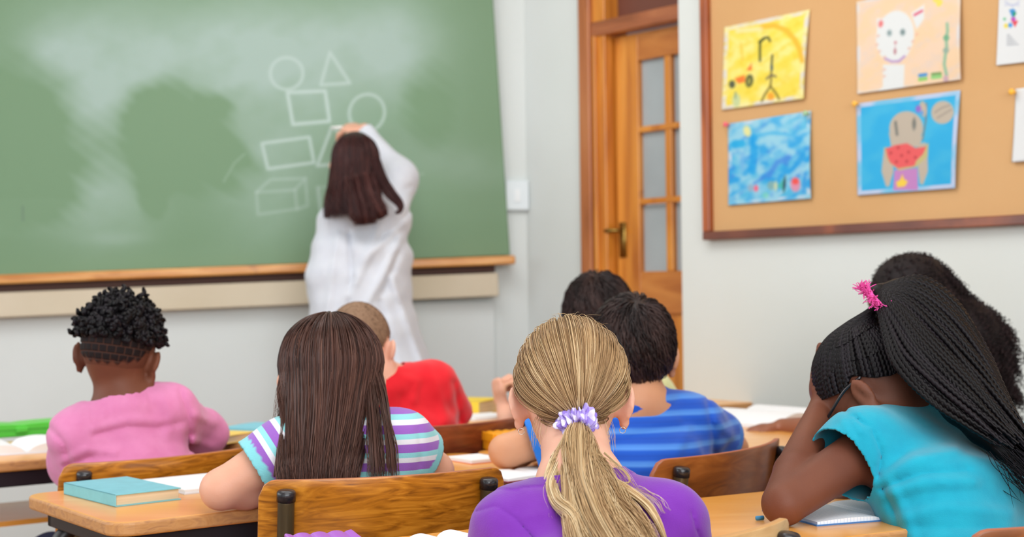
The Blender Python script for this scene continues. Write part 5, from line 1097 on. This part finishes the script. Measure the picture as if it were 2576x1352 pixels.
K = 110; t = np.linspace(0, 1, K)
for lev in (0, .30, .6):
    for a_ in az:
        h0 = hairline(np.array([a_]), ELb)[0]; e_ = h0+lev*(75-h0)*(.9 if lev else 0)+1; d0 = sdir(np.array([a_]), np.array([e_])); pp = slerp(d0, tieL, t)[0]; q = H.W(SKULL_C+(SKULL_R+.0065+.004*lev)*pp)
        w_ = np.clip((t-.55)/.45, 0, 1)[:, None]**2.2; q = q*(1-w_)+(tieP+A3(*(nrm(pp[0]-tieL)@hR.T)*.012)-A3(0, 0, .008))*w_; hp.append(q)
parts.append(braid_part(np.array(hp), .0046, .0085, 8))
# ponytail braids: fan between inner and outer guides
inner = [(2200, 752, 2.42), (2214, 830, 2.38), (2245, 920, 2.33), (2330, 1010, 2.29), (2420, 1075, 2.26), (2500, 1130, 2.25)]
outer = [(2215, 722, 2.45), (2310, 700, 2.46), (2400, 770, 2.46), (2470, 900, 2.44), (2520, 1040, 2.40), (2600, 1190, 2.36)]
gi = smooth_path([P(q[0]+8, q[1], q[2]-.05) for q in inner], 170); go = smooth_path([P(q[0]+6, q[1], q[2]-.05) for q in outer], 170); hp = []; t = np.linspace(0, 1, 170)
for i in range(210):
    f = RNG.uniform(0, 1); dp = (RNG.uniform(-1, 1) if i % 3 == 0 else RNG.uniform(.4, 1))*math.sqrt(max(.05, 1-(2*f-1)**2)); wob = .004*np.sin(t*RNG.uniform(3, 7)+RNG.uniform(0, 6)); env = np.sin(np.clip(t*1.25, 0, 1)*np.pi/2)
    q = gi*(1-f)+go*f+np.outer(env*(dp*.045), A3(.1, -1, .1))*np.where(dp > 0, 1.0, 1.0)+np.outer(env*(.030*math.sin(f*math.pi)), A3(.5, 0, .5))+np.outer(wob*env, A3(1, 0, .6)); Lf = RNG.uniform(.82, 1.0) if f < .6 else RNG.uniform(.9, 1.05)
    idx = np.linspace(0, min(169, 169*Lf), 170); hp.append(np.stack([np.interp(idx, np.arange(170), q[:, k_]) for k_ in range(3)], 1))
parts.append(braid_part(np.array(hp), .0049, .0095, 8))
B = Sdf()
for f in (.25, .5, .75):
    m_ = (gi*(1-f)+go*f)[::24]+A3(0, .02, 0)
    for a_, b_, rr in zip(m_[:-1], m_[1:], (.008, .016, .022, .024, .024, .02, .014)): B.cap(a_, b_, rr, rr, .02)
V, F = B.mesh(.006); parts.append((V, F, 0.))
fine = []
for i in range(220):
    f = RNG.uniform(0, 1); q = (gi*(1-f)+go*f)[-1]+RNG.normal(0, .012, 3)+A3(0, -.02, 0); fine.append(smooth_path([q, q+A3(.03, 0, -.03)+RNG.normal(0, .006, 3), q+A3(.06, .0, -.075)+RNG.normal(0, .014, 3)], 12))
parts.append(strand_part(np.array(fine), .0006))
hair_obj('hair', root, M_bk, parts)
# pink hair tie
hp = []; t = np.linspace(0, 1, 14); ax_ = nrm(A3(.6, -.2, .55)); u_ = nrm(np.cross(ax_, A3(0, 1, 0))); v_ = np.cross(ax_, u_)
V, F = tube_solid([tieP-A3(.006, 0, .010)+.019*(math.cos(a)*u_*1.3+math.sin(a)*v_) for a in np.linspace(0, 2*np.pi, 40)], .006, 10)
for i in range(420):
    a = RNG.uniform(0, 2*np.pi); rdv = math.cos(a)*u_*1.3+math.sin(a)*v_; q = tieP-A3(.006, 0, .010)+.022*rdv+ax_*RNG.uniform(-.006, .006); e_ = nrm(rdv+RNG.normal(0, .5, 3)); hp.append(smooth_path([q, q+e_*.007, q+e_*.011+RNG.normal(0, .0035, 3)], 8))
v2, f2, _s = tubes(np.array(hp), .0008, 3); V, F = cat_mesh([(V, F), (v2, f2)]); mk('hair_tie', V, F, mat('pink_yarn', (240, 92, 176), .8, .2), root)
# glasses
hl = lambda p: H.W(p)
gp = []
for sx in (-1, 1):
    gp.append(tube_solid([hl((sx*.070, -.018, .016)), hl((sx*.079, .012, .012)), hl((sx*.075, .055, .006)), hl((sx*.064, .100, .002))], [.0032, .0030, .0024, .0028]*1, 8) if False else tube_solid(smooth_path([hl((sx*.076, -.024, .012)), hl((sx*.082, .012, .015)), hl((sx*.077, .060, .008)), hl((sx*.066, .104, .002))], 20), .0027, 8))
    a = np.linspace(0, 2*np.pi, 37); ring = [hl((sx*.034+.029*math.copysign(abs(math.cos(q))**.75, math.cos(q)), .106-.10*abs(.034*0+.029*math.cos(q))*.3, -.006+.020*math.copysign(abs(math.sin(q))**.75, math.sin(q)))) for q in a]; gp.append(tube_solid(ring, .0022, 8))
gp.append(tube_solid([hl((-.006, .107, .002)), hl((0, .109, .005)), hl((.006, .107, .002))], .0022, 8, 9))
V, F = cat_mesh(gp); gl_ = mk('glasses', V, F, mat('black_acetate', (26, 22, 28), .2, .6, coat=.5), root)
mg = mat('clear_lens', (240, 244, 246), .02, .5); mg.node_tree.nodes['Principled BSDF'].inputs['Transmission Weight'].default_value = 1; mg.node_tree.nodes['Principled BSDF'].inputs['IOR'].default_value = 1.1
for sx in (-1, 1):
    B = Sdf(); B.ell(hl((sx*.034, .104, -.006)), A3(.028, .0014, .019)*1, H.R, 0); V, F = B.mesh(.0012); mk('lens', V, F, mg, gl_)
# red pencil in her right hand
a_, b_ = P(2098, 1060, 2.50), P(2140, 1236, 2.49); d_ = nrm(b_-a_); th = thing('pencil', 'red pencil upright in the hand of the girl with glasses', 'pencil', (a_+b_)/2)
V, F = tube_solid([a_, b_], .0042, 6); mk('barrel', V, F, mat('red_lacquer', (224, 44, 44), .3, .5), th, False); V, F = tube_solid([b_, b_+d_*.012], [.0040, .0008], 8); mk('tip', V, F, mat('bare_wood', (214, 176, 130), .7), th, False)

# ---------------------------------------------------------------- the teacher
TY = 5.02
S = dict(label='person with long dark brown hair in a white coat, writing on the chalkboard', head=P(895, 417, TY), hR=rotm(4, -2, 0), hs=1.0, nb=P(915, 520, TY), nr=.050, k=1.12, shL=P(850, 562, TY), shR=P(983, 548, TY+.02), pel=P(908, 830, TY), chest=P(918, 640, TY), waist=P(915, 720, TY), cw=.125, ww=.105, pw=.135,
         skin=SK_PINK, h=.007, legs='stand', hipw=.08, trousers=('black', (40, 38, 42)), fd=A3(-.1, 1, 0))
S['elL'] = P(822, 700, TY-.02); S['wrL'] = P(828, 800, TY+.12); S['elR'] = P(1004, 448, TY+.16); S['wrR'] = P(918, 326, TY+.27)
S['handR'] = dict(d=P(840, 316, TY+.31)-S['wrR'], n=nrm(A3(-.2, .6, -.9)), curl=(40, 50, 30), thumb=1, s=.92, tc=.6)
root, H, _ = person(S)
def skirt(A_):
    p_ = S['pel']; kn = P(925, 960, TY)
    A_.ecap(S['chest'], p_, (.155, .105), (.185, .13), A3(1, .1, 0), .05, .05)
    A_.ecap(p_, kn+A3(.01, 0, -.02), (.185, .13), (.235, .16), A3(1, .1, 0), .05, .05); A_.ecap(kn, kn+A3(.02, 0, -.28), (.23, .16), (.25, .17), A3(1, .1, 0), .05, .05)
shirt(S, root, cloth('white_cotton', (212, 216, 224), (206, 210, 220)), name='coat', long=True, neck=.062, sg=.018, fold=.008, ff=15, h=.007, ak=.07, line=(P(860, 520, TY), P(960, 516, TY)), folds=[([(1012, 560), (930, 640), (880, 745)], .012, 9), ([(1006, 600), (960, 700), (902, 800)], .012, 10), ([(878, 590), (886, 700), (872, 800)], -.016, 7), ([(952, 570), (940, 605), (892, 690)], .008, 7), ([(985, 700), (1020, 800), (1060, 910)], .014, 9), ([(955, 760), (975, 830), (990, 910)], -.012, 8), ([(1036, 520), (1002, 566), (960, 600)], -.010, 8), ([(1000, 640), (965, 740)], -.010, 7), ([(850, 590), (835, 700), (822, 800)], .008, 8), ([(1030, 470), (985, 500)], -.006, 7)], extra=skirt, bottom=.47)
parts = [cap_part(H, .010, .3), fall_hair(H, 1500, 1.30, TY-.16, az=(-125, 125), r=.0013, off=(.006, .014), K=26, xs=1.06, wv=.008, tr=(.88, 1.0)), fall_hair(H, 300, 1.31, TY-.15, r=.003, off=(.004, .010), K=22, xs=1.05)]
q_ = lambda *p: [(*P(a, b, y), r/690.) for a, b, y, r in p]
parts.append(locks([(q_((945, 400, TY-.08, 10), (960, 450, TY-.11, 13), (985, 490, TY-.14, 13), (1006, 515, TY-.15, 9), (1006, 532, TY-.15, 5), (994, 536, TY-.15, 3)), 1.3), (q_((920, 440, TY-.11, 16), (935, 490, TY-.14, 20), (955, 530, TY-.15, 18), (965, 548, TY-.15, 12)), 2),
    (q_((860, 420, TY-.06, 10), (848, 470, TY-.08, 12), (832, 520, TY-.10, 10), (818, 548, TY-.1, 4)), 1.5), (q_((895, 450, TY-.12, 26), (905, 500, TY-.15, 30), (915, 540, TY-.16, 32), (918, 566, TY-.16, 26)), 3)], 700, r=.0012, npts=26, base=(.3, .8)))
hair_obj('hair', root, M_te, parts)
a_ = P(834, 322, TY+.33); V, F = tube_solid([a_, a_+A3(.045, -.02, .0)], .0055, 10); o = mk('chalk', V, F, mat('white_chalk', (240, 240, 238), .9, .1), None, origin=V.mean(0)); tag(o, 'short stick of white chalk in the raised hand at the chalkboard', 'chalk')
